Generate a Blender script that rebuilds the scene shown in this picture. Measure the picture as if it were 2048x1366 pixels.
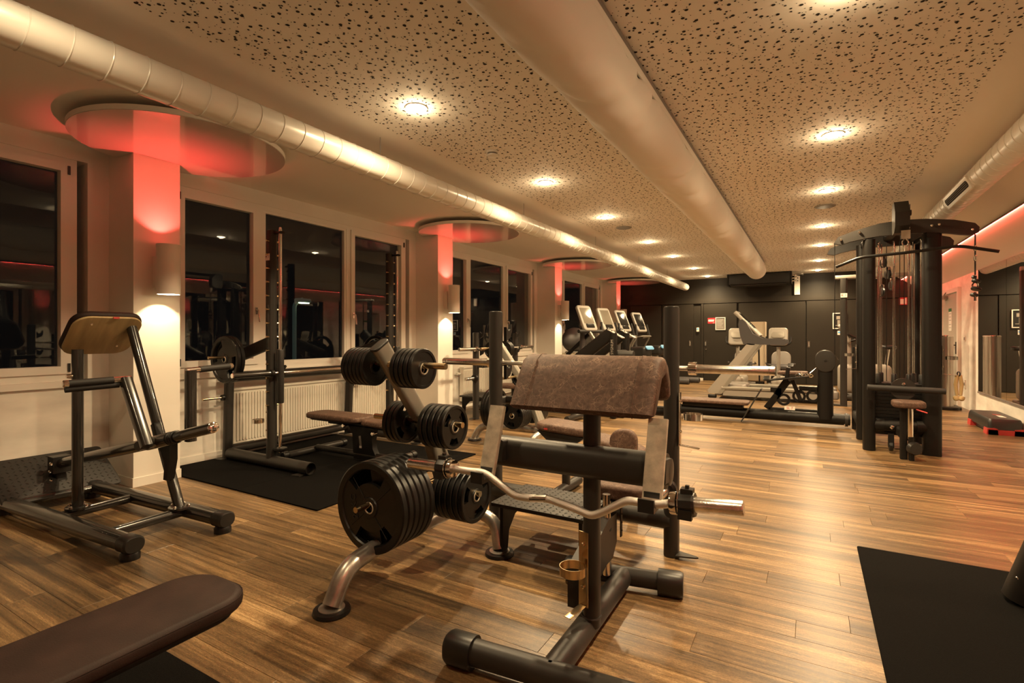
import bpy, math, random
from mathutils import Vector, Matrix
random.seed(7)
S = bpy.context.scene
for o in list(bpy.data.objects): bpy.data.objects.remove(o)
C = S.collection
PI = math.pi
V = Vector

# ------------------------------------------------------------------ camera, world, exposure
cam_d = bpy.data.cameras.new('camera'); cam = bpy.data.objects.new('camera', cam_d); C.objects.link(cam)
cam_d.sensor_width = 36.0; cam_d.lens = 36.0 * 1028.0 / 2048.0; cam_d.shift_y = -11.5 / 2048.0
cam_d.clip_start = 0.05; cam_d.clip_end = 200
cam.location = (0, 0, 1.25); cam.rotation_euler = (PI / 2, 0, math.radians(30.145))
S.camera = cam
W = bpy.data.worlds.new('night'); S.world = W; W.use_nodes = True
W.node_tree.nodes['Background'].inputs[0].default_value = (0.012, 0.010, 0.009, 1)
W.node_tree.nodes['Background'].inputs[1].default_value = 0.25
vs = S.view_settings
vs.view_transform = 'Standard'; vs.look = 'None'; vs.exposure = 0.0; vs.gamma = 1.0; vs.use_curve_mapping = False
WARM = (1.0, 0.74, 0.42)
SPOT_W = 205.0; WIDE_W = 52.0; POINT_W = 4.0; BULB_E = 70.0; SCONCE_W = 40.0; RED_W = 40.0; LED_E = 58.0
CEIL = 2.85

# ------------------------------------------------------------------ materials
MATS = {}
def nt(m): return m.node_tree.nodes, m.node_tree.links
def mat(name, col, rough=0.5, metal=0.0, spec=0.5, coat=0.0, bump=0.0, bscale=300.0, var=0.0, vscale=6.0, emit=None, es=0.0, stretch=None, trans=0.0, ior=1.5):
    m = bpy.data.materials.new(name); m.use_nodes = True; N, L = nt(m); p = N['Principled BSDF']
    p.inputs['Base Color'].default_value = (*col, 1); p.inputs['Roughness'].default_value = rough
    p.inputs['Metallic'].default_value = metal; p.inputs['Specular IOR Level'].default_value = spec
    p.inputs['Coat Weight'].default_value = coat; p.inputs['IOR'].default_value = ior
    p.inputs['Transmission Weight'].default_value = trans
    if emit: p.inputs['Emission Color'].default_value = (*emit, 1); p.inputs['Emission Strength'].default_value = es
    tc = None
    if bump or var:
        tc = N.new('ShaderNodeTexCoord'); mp = N.new('ShaderNodeMapping'); L.new(tc.outputs['Object'], mp.inputs[0])
        if stretch: mp.inputs['Scale'].default_value = stretch
    if bump:
        n = N.new('ShaderNodeTexNoise'); n.inputs['Scale'].default_value = bscale; n.inputs['Detail'].default_value = 2
        L.new(mp.outputs[0], n.inputs['Vector']); b = N.new('ShaderNodeBump'); b.inputs['Strength'].default_value = bump
        b.inputs['Distance'].default_value = 0.002; L.new(n.outputs['Fac'], b.inputs['Height']); L.new(b.outputs[0], p.inputs['Normal'])
    if var:
        n = N.new('ShaderNodeTexNoise'); n.inputs['Scale'].default_value = vscale; n.inputs['Detail'].default_value = 5
        L.new(mp.outputs[0], n.inputs['Vector']); r = N.new('ShaderNodeValToRGB'); L.new(n.outputs['Fac'], r.inputs[0])
        r.color_ramp.elements[0].position = 0.3; r.color_ramp.elements[1].position = 0.7
        r.color_ramp.elements[0].color = (*[max(0, c * (1 - var)) for c in col], 1)
        r.color_ramp.elements[1].color = (*[min(1, c * (1 + var)) for c in col], 1)
        L.new(r.outputs[0], p.inputs['Base Color'])
    MATS[name] = m; return m
def emat(name, col, s):
    m = bpy.data.materials.new(name); m.use_nodes = True; N, L = nt(m); N.remove(N['Principled BSDF'])
    e = N.new('ShaderNodeEmission'); e.inputs[0].default_value = (*col, 1); e.inputs[1].default_value = s
    L.new(e.outputs[0], N['Material Output'].inputs[0]); MATS[name] = m; return m

mat('white_wall', (0.76, 0.72, 0.65), 0.7, bump=0.05, bscale=120, var=0.05, vscale=1.5)
mat('scuffed_wall', (0.74, 0.70, 0.63), 0.7, bump=0.05, bscale=120, var=0.16, vscale=2.2, stretch=(1, 1, 2.5))
mat('ceiling_paint', (0.84, 0.80, 0.73), 0.8)
mat('hole_black', (0.02, 0.015, 0.01), 0.9)
mat('disc_gloss', (0.62, 0.58, 0.53), 0.035, spec=0.62, coat=0.5)
mat('pvc_white', (0.78, 0.74, 0.67), 0.35)
mat('duct_white', (0.82, 0.79, 0.72), 0.30, metal=0.1)
mat('fabric_duct', (0.80, 0.76, 0.69), 0.75, bump=0.3, bscale=14)
mat('black_powder', (0.008, 0.0068, 0.0058), 0.45, spec=0.26, bump=0.10, bscale=900)
mat('charcoal', (0.026, 0.023, 0.020), 0.42, spec=0.35, bump=0.10, bscale=900)
mat('gloss_black', (0.020, 0.018, 0.016), 0.20, coat=0.4)
mat('black_plastic', (0.014, 0.013, 0.012), 0.38)
mat('black_rubber', (0.006, 0.0055, 0.005), 0.36, spec=0.4, bump=0.05, bscale=200)
mat('grip_foam', (0.012, 0.011, 0.010), 0.65)
mat('chrome', (0.78, 0.74, 0.70), 0.10, metal=1.0)
mat('worn_chrome', (0.70, 0.67, 0.63), 0.24, metal=1.0, bump=0.25, bscale=220, var=0.2, vscale=30)
mat('knurl', (0.72, 0.69, 0.65), 0.34, metal=1.0, bump=0.8, bscale=700)
mat('brass_steel', (0.62, 0.48, 0.30), 0.22, metal=1.0)
mat('raw_steel', (0.46, 0.43, 0.39), 0.33, metal=0.8, bump=0.15, bscale=60, var=0.3, vscale=14)
mat('brushed_steel', (0.52, 0.47, 0.38), 0.55, metal=0.35, var=0.25, vscale=25, bump=0.2, bscale=150)
mat('silver_paint', (0.26, 0.24, 0.205), 0.38, metal=0.3)
mat('grey_plastic', (0.20, 0.18, 0.16), 0.40)
mat('light_plastic', (0.29, 0.265, 0.23), 0.42)
mat('mid_plastic', (0.052, 0.048, 0.048), 0.45)
mat('screen_black', (0.012, 0.012, 0.012), 0.10)
mat('screen_grey', (0.16, 0.14, 0.11), 0.15)
mat('blue_trim', (0.10, 0.30, 0.55), 0.4)
mat('red_plastic', (0.45, 0.035, 0.03), 0.45)
mat('red_sign', (0.50, 0.02, 0.03), 0.5)
mat('paper', (0.72, 0.69, 0.63), 0.6)
mat('ink', (0.03, 0.02, 0.02), 0.6)
mat('dark_ink', (0.010, 0.009, 0.008), 0.35)
mat('green_ink', (0.03, 0.16, 0.06), 0.6)
mat('dark_panel', (0.020, 0.0158, 0.0108), 0.5, spec=0.3, bump=0.06, bscale=80, var=0.08, vscale=3)
mat('cream_panel', (0.48, 0.40, 0.29), 0.5)
mat('plywood', (0.34, 0.25, 0.12), 0.5, var=0.25, vscale=3, stretch=(1, 6, 1))
mat('rubber_mat', (0.0045, 0.004, 0.0036), 0.95, spec=0.06, bump=0.7, bscale=350, var=0.45, vscale=160)
mat('tread_plate', (0.022, 0.020, 0.018), 0.5, spec=0.35, bump=0.15, bscale=250)
mat('radiator_paint', (0.68, 0.64, 0.56), 0.35)
mat('stainless', (0.42, 0.39, 0.35), 0.28, metal=1.0, stretch=(1, 1, .05), var=0.15, vscale=20)
mat('rope', (0.42, 0.30, 0.14), 0.85)
mat('grey_door', (0.40, 0.37, 0.31), 0.5)
mat('lamp_paint', (0.80, 0.76, 0.68), 0.42)
mat('lit_street_metal', (0.25, 0.32, 0.28), 0.6, emit=(0.3, 0.42, 0.34), es=0.05)  # faint emission stands in for lamplight falling on the pole and head
mat('glass', (0.9, 0.93, 0.92), 0.0, trans=1.0, ior=1.38)
mat('mirror', (0.86, 0.86, 0.84), 0.0, metal=1.0)
emat('bulb', (1.0, 0.80, 0.52), BULB_E)
emat('warm_lens', (1.0, 0.75, 0.45), 14.0)
emat('red_lens', (1.0, 0.05, 0.04), 7.0)
emat('red_led', (1.0, 0.085, 0.06), LED_E)
emat('lcd_blue', (0.3, 0.75, 0.85), 0.8)
emat('street_light', (0.75, 1.0, 0.6), 12.0)

def leather():
    m = mat('leather', (0.085, 0.045, 0.033), 0.62, spec=0.3); N, L = nt(m); p = N['Principled BSDF']
    tc = N.new('ShaderNodeTexCoord'); no = N.new('ShaderNodeTexNoise'); no.inputs['Scale'].default_value = 5; no.inputs['Detail'].default_value = 6
    L.new(tc.outputs['Object'], no.inputs['Vector'])
    ad = N.new('ShaderNodeMixRGB'); ad.inputs[0].default_value = 0.22; L.new(tc.outputs['Object'], ad.inputs[1]); L.new(no.outputs['Color'], ad.inputs[2])
    outs = []
    for sc, wd in ((13, .016), (24, .022), (41, .03)):
        vo = N.new('ShaderNodeTexVoronoi'); vo.feature = 'DISTANCE_TO_EDGE'; vo.inputs['Scale'].default_value = sc; L.new(ad.outputs[0], vo.inputs['Vector'])
        r = N.new('ShaderNodeValToRGB'); r.color_ramp.elements[0].position = 0.0; r.color_ramp.elements[1].position = wd
        r.color_ramp.elements[0].color = (1, 1, 1, 1); r.color_ramp.elements[1].color = (0, 0, 0, 1); L.new(vo.outputs['Distance'], r.inputs[0]); outs.append(r)
    mm = outs[0].outputs[0]
    for r in outs[1:]:
        q = N.new('ShaderNodeMath'); q.operation = 'MAXIMUM'; L.new(mm, q.inputs[0]); L.new(r.outputs[0], q.inputs[1]); mm = q.outputs[0]
    n2 = N.new('ShaderNodeTexNoise'); n2.inputs['Scale'].default_value = 22; n2.inputs['Detail'].default_value = 4; L.new(tc.outputs['Object'], n2.inputs['Vector'])
    r2 = N.new('ShaderNodeValToRGB'); r2.color_ramp.elements[0].position = 0.38; r2.color_ramp.elements[1].position = 0.62; L.new(n2.outputs['Fac'], r2.inputs[0])
    mu = N.new('ShaderNodeMath'); mu.operation = 'MULTIPLY'; L.new(mm, mu.inputs[0]); L.new(r2.outputs[0], mu.inputs[1])
    mu2 = N.new('ShaderNodeMath'); mu2.operation = 'MULTIPLY'; mu2.inputs[1].default_value = 0.6; L.new(mu.outputs[0], mu2.inputs[0])
    n3 = N.new('ShaderNodeTexNoise'); n3.inputs['Scale'].default_value = 60; n3.inputs['Detail'].default_value = 4; L.new(tc.outputs['Object'], n3.inputs['Vector'])
    r3 = N.new('ShaderNodeValToRGB'); r3.color_ramp.elements[0].position = 0.3; r3.color_ramp.elements[1].position = 0.75; L.new(n3.outputs['Fac'], r3.inputs[0])
    r3.color_ramp.elements[0].color = (0.060, 0.033, 0.023, 1); r3.color_ramp.elements[1].color = (0.120, 0.070, 0.050, 1)
    mx = N.new('ShaderNodeMixRGB'); L.new(mu2.outputs[0], mx.inputs[0]); L.new(r3.outputs[0], mx.inputs[1]); mx.inputs[2].default_value = (0.34, 0.23, 0.16, 1)
    L.new(mx.outputs[0], p.inputs['Base Color'])
    b = N.new('ShaderNodeBump'); b.inputs['Strength'].default_value = 0.15; b.inputs['Distance'].default_value = 0.002; L.new(n3.outputs['Fac'], b.inputs['Height']); L.new(b.outputs[0], p.inputs['Normal'])
leather()
def dark_leather():
    m = mat('dark_leather', (0.026, 0.0135, 0.0105), 0.6, spec=0.22, bump=0.25, bscale=260, var=0.3, vscale=9)
dark_leather()
def wood():
    m = mat('wood', (0.3, 0.17, 0.07), 0.36, spec=0.5); N, L = nt(m); p = N['Principled BSDF']
    at = N.new('ShaderNodeAttribute'); at.attribute_name = 'tone'
    ge = N.new('ShaderNodeNewGeometry'); sep = N.new('ShaderNodeSeparateXYZ'); L.new(at.outputs['Vector'], sep.inputs[0])
    ofs = N.new('ShaderNodeVectorMath'); ofs.operation = 'SCALE'; ofs.inputs['Scale'].default_value = 37.0; L.new(at.outputs['Vector'], ofs.inputs[0])
    ad = N.new('ShaderNodeVectorMath'); ad.operation = 'ADD'; L.new(ge.outputs['Position'], ad.inputs[0]); L.new(ofs.outputs[0], ad.inputs[1])
    def noise(scale, st, det=4, dist=0.0):
        mp = N.new('ShaderNodeMapping'); mp.inputs['Scale'].default_value = st; L.new(ad.outputs[0], mp.inputs[0])
        n = N.new('ShaderNodeTexNoise'); n.inputs['Scale'].default_value = scale; n.inputs['Detail'].default_value = det; n.inputs['Distortion'].default_value = dist
        L.new(mp.outputs[0], n.inputs['Vector']); return n
    band = noise(1.0, (0.35, 19, 1), 2); grain = noise(1.0, (2.4, 75, 1), 6, 0.6); fine = noise(1.0, (45, 330, 1), 4); blot = noise(1.0, (1.6, 5, 1), 3); speck = noise(1.0, (170, 260, 1), 3)
    def mul(a, k, add=0.0):
        q = N.new('ShaderNodeMath'); q.operation = 'MULTIPLY_ADD'; L.new(a, q.inputs[0]); q.inputs[1].default_value = k; q.inputs[2].default_value = add; return q.outputs[0]
    def plus(a, b):
        q = N.new('ShaderNodeMath'); q.operation = 'ADD'; L.new(a, q.inputs[0]); L.new(b, q.inputs[1]); return q.outputs[0]
    v = plus(plus(mul(band.outputs['Fac'], 1.12, -0.46), mul(grain.outputs['Fac'], 0.95, -0.36)), plus(plus(mul(fine.outputs['Fac'], 0.75, -0.32), mul(speck.outputs['Fac'], 0.55, -0.27)), mul(blot.outputs['Fac'], 0.40, -0.12)))
    v = plus(v, mul(sep.outputs[0], 0.34, -0.10))
    r = N.new('ShaderNodeValToRGB'); L.new(v, r.inputs[0]); e = r.color_ramp.elements
    e[0].position = 0.0; e[0].color = (0.042, 0.026, 0.0125, 1); e[1].position = 1.0; e[1].color = (0.51, 0.338, 0.165, 1)
    k = e.new(0.42); k.color = (0.147, 0.088, 0.040, 1); k = e.new(0.68); k.color = (0.268, 0.165, 0.075, 1)
    L.new(r.outputs[0], p.inputs['Base Color'])
    q = mul(fine.outputs['Fac'], 0.25, 0.22); L.new(q, p.inputs['Roughness'])
    b = N.new('ShaderNodeBump'); b.inputs['Strength'].default_value = 0.12; b.inputs['Distance'].default_value = 0.001; L.new(fine.outputs['Fac'], b.inputs['Height']); L.new(b.outputs[0], p.inputs['Normal'])
wood()

# ------------------------------------------------------------------ mesh builder
OFF = {}
def frame(d):
    d = V(d).normalized(); a = V((0, 0, 1)) if abs(d.z) < 0.95 else V((0, 1, 0))
    x = a.cross(d).normalized(); y = d.cross(x).normalized(); return x, y, d
def rrect(w, h, cr, n=6):
    cr = max(0.0005, min(cr, w / 2 - 1e-4, h / 2 - 1e-4)); P = []
    for cx, cy, a0 in ((w/2-cr, h/2-cr, 0), (-w/2+cr, h/2-cr, PI/2), (-w/2+cr, -h/2+cr, PI), (w/2-cr, -h/2+cr, 1.5*PI)):
        for k in range(n + 1): a = a0 + k * PI / 2 / n; P.append((cx + cr * math.cos(a), cy + cr * math.sin(a)))
    return P
def bend(pts, rad, n=6):
    pts = [V(p) for p in pts]; out = [pts[0]]
    for i in range(1, len(pts) - 1):
        a, b, c = pts[i-1], pts[i], pts[i+1]; d1 = (a - b); d2 = (c - b); r = min(rad, d1.length * .49, d2.length * .49)
        p0 = b + d1.normalized() * r; p1 = b + d2.normalized() * r
        for k in range(n + 1):
            t = k / n; out.append(p0 * (1-t)**2 + b * 2*t*(1-t) + p1 * t*t)
    out.append(pts[-1]); return out
class B:
    def __init__(s): s.v = []; s.f = []
    def add(s, vs, fs):
        n = len(s.v); s.v += [V(p) for p in vs]; s.f += [tuple(i + n for i in f) for f in fs]; return s
    def loops(s, rings, caps=True, closed=False):
        m = len(rings[0]); vs = [p for r in rings for p in r]; fs = []
        R = len(rings)
        for i in range(R if closed else R - 1):
            a = i * m; b = ((i + 1) % R) * m
            for j in range(m): k = (j + 1) % m; fs.append((a + j, a + k, b + k, b + j))
        if caps and not closed: fs.append(tuple(reversed(range(m)))); fs.append(tuple(range((R-1)*m, R*m)))
        return s.add(vs, fs)
    def box(s, c, sz, M=None):
        x, y, z = [q / 2 for q in sz]; c = V(c)
        vs = [V((i, j, k)) for i in (-x, x) for j in (-y, y) for k in (-z, z)]
        if M: vs = [M @ p for p in vs]
        return s.add([p + c for p in vs], [(0, 1, 3, 2), (4, 6, 7, 5), (0, 4, 5, 1), (2, 3, 7, 6), (0, 2, 6, 4), (1, 5, 7, 3)])
    def b2(s, x0, x1, y0, y1, z0, z1): return s.box(((x0+x1)/2, (y0+y1)/2, (z0+z1)/2), (abs(x1-x0), abs(y1-y0), abs(z1-z0)))
    def beam(s, p0, p1, w, h, cr=0.008, up=None, n=3):      # rounded rectangular bar; h is measured along 'up'
        p0, p1 = V(p0), V(p1); d = (p1 - p0).normalized(); u = V(up) if up else (V((0, 0, 1)) if abs(d.z) < 0.9 else V((0, 1, 0)))
        x = u.cross(d).normalized(); y = d.cross(x).normalized(); o = rrect(w, h, cr, n)
        return s.loops([[p + x * a + y * b for a, b in o] for p in (p0, p1)])
    def tube(s, pts, r, n=14, caps=True, closed=False):
        pts = [V(p) for p in pts]; R = len(pts); rr = r if isinstance(r, (list, tuple)) else [r] * R
        rings = []; px = None
        for i in range(R):
            a = pts[i-1] if (i > 0 or closed) else pts[i]; b = pts[(i+1) % R] if (i < R-1 or closed) else pts[i]
            d = (b - a).normalized()
            if px is None: px, py, _ = frame(d)
            else:
                px = (px - d * px.dot(d)).normalized(); py = d.cross(px).normalized()
            rings.append([pts[i] + (px * math.cos(2*PI*k/n) + py * math.sin(2*PI*k/n)) * rr[i] for k in range(n)])
        return s.loops(rings, caps, closed)
    def ring(s, c, ax, R, r, n=28, m=8):
        x, y, d = frame(ax); c = V(c)
        return s.tube([c + (x * math.cos(2*PI*k/n) + y * math.sin(2*PI*k/n)) * R for k in range(n)], r, m, closed=True)
    def lathe(s, prof, o, ax=(0, 0, 1), n=24, caps=True):
        x, y, d = frame(ax); o = V(o)
        return s.loops([[o + d * h + (x * math.cos(2*PI*k/n) + y * math.sin(2*PI*k/n)) * r for k in range(n)] for r, h in prof], caps)
    def prism(s, out, o, ex, ey, t, both=True):             # 2D outline extruded by t along ex x ey
        o, ex, ey = V(o), V(ex).normalized(), V(ey).normalized(); ez = ex.cross(ey)
        a, b = (-t/2, t/2) if both else (0, t)
        return s.loops([[o + ex * p + ey * q + ez * a for p, q in out], [o + ex * p + ey * q + ez * b for p, q in out]])
    def pad(s, o, ex, ey, w, h, cr, t, er=0.02, n=6, m=4):  # cushion, o is the centre of its underside
        o, ex, ey = V(o), V(ex).normalized(), V(ey).normalized(); ez = ex.cross(ey); er = min(er, t / 2)
        rings = []
        lay = [(er * (1 - math.sin(k*PI/2/m)), er * (1 - math.cos(k*PI/2/m))) for k in range(m + 1)]
        for ins, z in lay: rings.append([o + ex * a + ey * b + ez * z for a, b in rrect(w - 2*ins, h - 2*ins, cr - ins*.5, n)])
        for ins, z in reversed(lay): rings.append([o + ex * a + ey * b + ez * (t - z) for a, b in rrect(w - 2*ins, h - 2*ins, cr - ins*.5, n)])
        return s.loops(rings)
    def mesh(s, name, off=V((0, 0, 0)), ang=35):
        me = bpy.data.meshes.new(name); me.from_pydata([tuple(p - off) for p in s.v], [], s.f); me.update()
        import bmesh
        bm = bmesh.new(); bm.from_mesh(me); bmesh.ops.recalc_face_normals(bm, faces=bm.faces); bm.to_mesh(me); bm.free()
        if ang:
            me.shade_smooth(); me.set_sharp_from_angle(angle=math.radians(ang))
        return me
    def go(s, name, m, parent, label=None, ang=35):
        if name == 'bolts':
            for i in range(0, len(s.v), 30):
                q = B(); q.v = s.v[i:i+30]; q.f = [tuple(k - i for k in f) for f in s.f if i <= f[0] < i + 30]; q.go('bolt', m, parent)
            return
        off = OFF.get(parent.name, V((0, 0, 0))); me = s.mesh(name, off, ang); me.materials.append(MATS[m])
        o = bpy.data.objects.new(name, me); C.objects.link(o); o.parent = parent; OFF[o.name] = off
        if label: o['label'] = label
        return o
    def one(s, name, m, label, cat, group=None, ang=35, kind=None, base=None):
        xs = [p.x for p in s.v]; ys = [p.y for p in s.v]; zs = [p.z for p in s.v]
        off = V(base) if base else V(((min(xs)+max(xs))/2, (min(ys)+max(ys))/2, min(zs)))
        me = s.mesh(name, off, ang); me.materials.append(MATS[m]); o = bpy.data.objects.new(name, me); C.objects.link(o)
        o.location = off; OFF[o.name] = off; tag(o, label, cat, group, kind); return o
def tag(o, label=None, cat=None, group=None, kind=None):
    if label: o['label'] = label
    if cat: o['category'] = cat
    if group: o['group'] = group
    if kind: o['kind'] = kind
def T(name, label, cat, loc=(0, 0, 0), group=None, kind=None):
    o = bpy.data.objects.new(name, None); o.empty_display_size = 0.1; C.objects.link(o); o.location = loc; OFF[o.name] = V(loc)
    tag(o, label, cat, group, kind); return o
def dup(root, loc, rz=None, label=None, group=None, M=None):
    def cp(o, par):
        c = o.copy(); C.objects.link(c)
        if par: c.parent = par
        for ch in KIDS.get(o.name, []): cp(ch, c)
        return c
    KIDS = {}
    for o in bpy.data.objects:
        if o.parent: KIDS.setdefault(o.parent.name, []).append(o)
    r = cp(root, None); r.location = loc
    if rz is not None: r.rotation_euler = (0, 0, rz)
    if label: r['label'] = label
    if group: r['group'] = group
    return r
def text_b(body, size, o, ex, ey, depth=0.001):
    cu = bpy.data.curves.new('t', 'FONT'); cu.body = body; cu.size = size; cu.align_x = 'CENTER'; cu.align_y = 'CENTER'; cu.extrude = depth
    ob = bpy.data.objects.new('t', cu); C.objects.link(ob); dg = bpy.context.evaluated_depsgraph_get(); me = bpy.data.meshes.new_from_object(ob.evaluated_get(dg))
    o, ex, ey = V(o), V(ex).normalized(), V(ey).normalized(); ez = ex.cross(ey)
    b = B(); b.add([o + ex * v.co.x + ey * v.co.y + ez * v.co.z for v in me.vertices], [tuple(p.vertices) for p in me.polygons])
    bpy.data.objects.remove(ob); bpy.data.meshes.remove(me); return b
def lamp(kind, name, loc, power, col, d=(0, 0, -1), size=0.02, ang=100, blend=0.5, parent=None):
    l = bpy.data.lights.new(name, kind); l.energy = power; l.color = col; l.shadow_soft_size = size
    if kind == 'SPOT': l.spot_size = math.radians(ang); l.spot_blend = blend
    o = bpy.data.objects.new(name, l); C.objects.link(o)
    off = OFF.get(parent.name, V((0, 0, 0))) if parent else V((0, 0, 0))
    o.location = V(loc) - off; o.rotation_euler = V(d).to_track_quat('-Z', 'Y').to_euler()
    if parent: o.parent = parent
    return o
ORD = ['outermost', 'second', 'third', 'fourth', 'fifth', 'sixth', 'seventh', 'eighth', 'ninth']
def bolt(b, p, d, r=0.009, h=0.008): b.lathe([(r, 0), (r, h * .6), (r * .6, h)], p, d, 10)
# ------------------------------------------------------------------ setting
XL, XR, YB, YF = -5.25, 2.30, 15.2, -3.0
XP = -4.82                                                   # face of the pillars
def st(name, b, m, label, ang=35):
    o = b.one(name, m, label, None, ang=ang); o['kind'] = 'structure'; return o
def stT(name, label, loc=(0, 0, 0)):
    return T(name, label, None, loc, kind='structure')

# floor: one board after another, running across the room
fl = stT('floor', 'warm brown wood plank floor running across the whole gym')
B().b2(XL - .3, XR + .2, YF - .2, YB + .2, -0.06, -0.012).go('subfloor', 'hole_black', fl)
PWID, PLEN = 0.155, 1.22
def view(x, y):
    cc, ss = 0.86475, 0.5022; Xc = cc*x + ss*y; Zc = -ss*x + cc*y
    if Zc < 0.5: return False
    px = 1024 + 1028*Xc/Zc; py = 671.5 + 1285/Zc
    return -80 < px < 2130 and py < 1460
planks = []
rows = int((YB - YF) / PWID) + 1
rnd = random.Random(3)
for r in range(rows):
    y0 = YF + r * PWID; x = XL - .05 - rnd.random() * PLEN
    while x < XR + .1:
        x1 = x + PLEN
        a, b_ = max(x, XL - .05), min(x1, XR + .05)
        if b_ - a > 0.03: planks.append((a, b_, y0, min(y0 + PWID, YB + .05), rnd.random(), rnd.random(), rnd.random()))
        x = x1
def plank_geo(p):
    a, b_, y0, y1, *_ = p; g = 0.0004; e = 0.0010; a += g; b_ -= g; y0 += g; y1 -= g
    vs = [(a, y0, -.012), (b_, y0, -.012), (b_, y1, -.012), (a, y1, -.012), (a, y0, -e), (b_, y0, -e), (b_, y1, -e), (a, y1, -e),
          (a + e, y0 + e, 0), (b_ - e, y0 + e, 0), (b_ - e, y1 - e, 0), (a + e, y1 - e, 0)]
    fs = [(8, 9, 10, 11)] + [(i, (i+1) % 4, 4 + (i+1) % 4, 4 + i) for i in range(4)] + [(4 + i, 4 + (i+1) % 4, 8 + (i+1) % 4, 8 + i) for i in range(4)]
    return vs, fs
def tone(me, vals):
    at = me.attributes.new('tone', 'FLOAT_VECTOR', 'POINT'); at.data.foreach_set('vector', vals)
planks.sort(key=lambda p: (not view((p[0]+p[1])/2, (p[2]+p[3])/2), ((p[0]+p[1])/2)**2 + ((p[2]+p[3])/2)**2))
for p in planks[:300]:
    vs_, fs_ = plank_geo(p); me = bpy.data.meshes.new('plank'); me.from_pydata(vs_, [], fs_); tone(me, list(p[4:7]) * len(vs_)); me.materials.append(MATS['wood'])
    o = bpy.data.objects.new('plank', me); C.objects.link(o); o.parent = fl
va, fa, ta = [], [], []
for p in planks[300:]:
    vs_, fs_ = plank_geo(p); n = len(va); va += vs_; fa += [tuple(i + n for i in f) for f in fs_]; ta += list(p[4:7]) * len(vs_)
me = bpy.data.meshes.new('distant_planks'); me.from_pydata(va, [], fa); tone(me, ta); me.materials.append(MATS['wood'])
o = bpy.data.objects.new('distant_planks', me); C.objects.link(o); o.parent = fl; o['kind'] = 'stuff'

# ceiling: flat slab, slanted strip above the right wall, scattered acoustic holes
ce = stT('ceiling', 'beige ceiling with scattered round acoustic holes between plain borders', (-1.5, 6, CEIL))
B().b2(XL - .3, 1.5, YF - .2, YB + .2, CEIL, CEIL + .15).go('slab', 'ceiling_paint', ce)
ZR = 2.29
B().prism([(1.5, CEIL), (1.83, CEIL - .33*.70), (XR, ZR), (XR + .25, ZR), (XR + .25, CEIL + .15), (1.5, CEIL + .15)], (0, (YF + YB)/2, 0), (1, 0, 0), (0, 0, 1), YB - YF + .4).go('slanted_strip', 'ceiling_paint', ce, ang=20)
hv, hf = [], []
rnd = random.Random(11)
def hole(x, y, r, n):
    i = len(hv)
    for k in range(n): hv.append((x + r*math.cos(2*PI*k/n), y + r*math.sin(2*PI*k/n), -0.0012))
    hf.append(tuple(range(i + n - 1, i - 1, -1)))
cell = 0.088
for iy in range(int((YB - 0.1) / cell)):
    for ix in range(int(3.83 / cell)):
        x = -2.83 + ix*cell; y = 0.1 + iy*cell; far = y > 8
        hole(x + (.15 + .7*rnd.random())*cell, y + (.15 + .7*rnd.random())*cell, 0.0095, 8 if far else 12)
        for k in range(2): hole(x + rnd.random()*cell, y + rnd.random()*cell, 0.0055 + rnd.random()*.001, 6 if far else 8)
        for k in range(3): hole(x + rnd.random()*cell, y + rnd.random()*cell, 0.003, 5 if far else 6)
me = bpy.data.meshes.new('acoustic_holes'); me.from_pydata([(x + 1.5, y - 6, z) for x, y, z in hv], [], hf); me.materials.append(MATS['hole_black'])
o = bpy.data.objects.new('acoustic_holes', me); C.objects.link(o); o.parent = ce; o['kind'] = 'stuff'

# left wall: parapet, lintel, pillars, piers
wl = stT('wall_left', 'white window wall with square pillars along the left side', (XL, 6, 0))
Z0, Z1 = 0.88, 2.70                                         # window opening
B().b2(XL - .25, XL, YF, YB, 0, Z0 - .05).go('parapet', 'scuffed_wall', wl)
B().b2(XL - .25, XL, YF, YB, Z1, CEIL).go('lintel', 'white_wall', wl)
B().b2(XL - .25, XL + .03, YF, YB, Z0 - .05, Z0).go('ledge', 'white_wall', wl)
PIL = [(-1.97, -1.61), (2.094, 2.455), (6.094, 6.46), (10.166, 10.531), (14.275, 14.635)]
for a, b_ in PIL:
    pb = B().b2(XL - .02, XP, a, b_, 0, CEIL).go('pillar', 'white_wall', wl)
    B().b2(XL, XP + .008, a - .008, b_ + .008, 0, .075).go('pillar_base', 'white_wall', pb)
BAYS = [(-1.61, 2.094), (2.455, 6.094), (6.46, 10.166), (10.531, 14.275)]
B().b2(XL - .25, XL, YF, -1.5, Z0, Z1).go('pier', 'white_wall', wl)
for (a, b_), nx in zip(BAYS, [2.60, 6.60, 10.68, 15.2]):
    B().b2(XL - .25, XL, b_ - .15, nx if nx < 15 else YB, Z0, Z1).go('pier', 'white_wall', wl)
B().b2(XL, XL + .012, YF, YB, 0, .07).one('baseboard_left', 'pvc_white', 'low white skirting along the foot of the window wall', None)['kind'] = 'structure'

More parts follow.
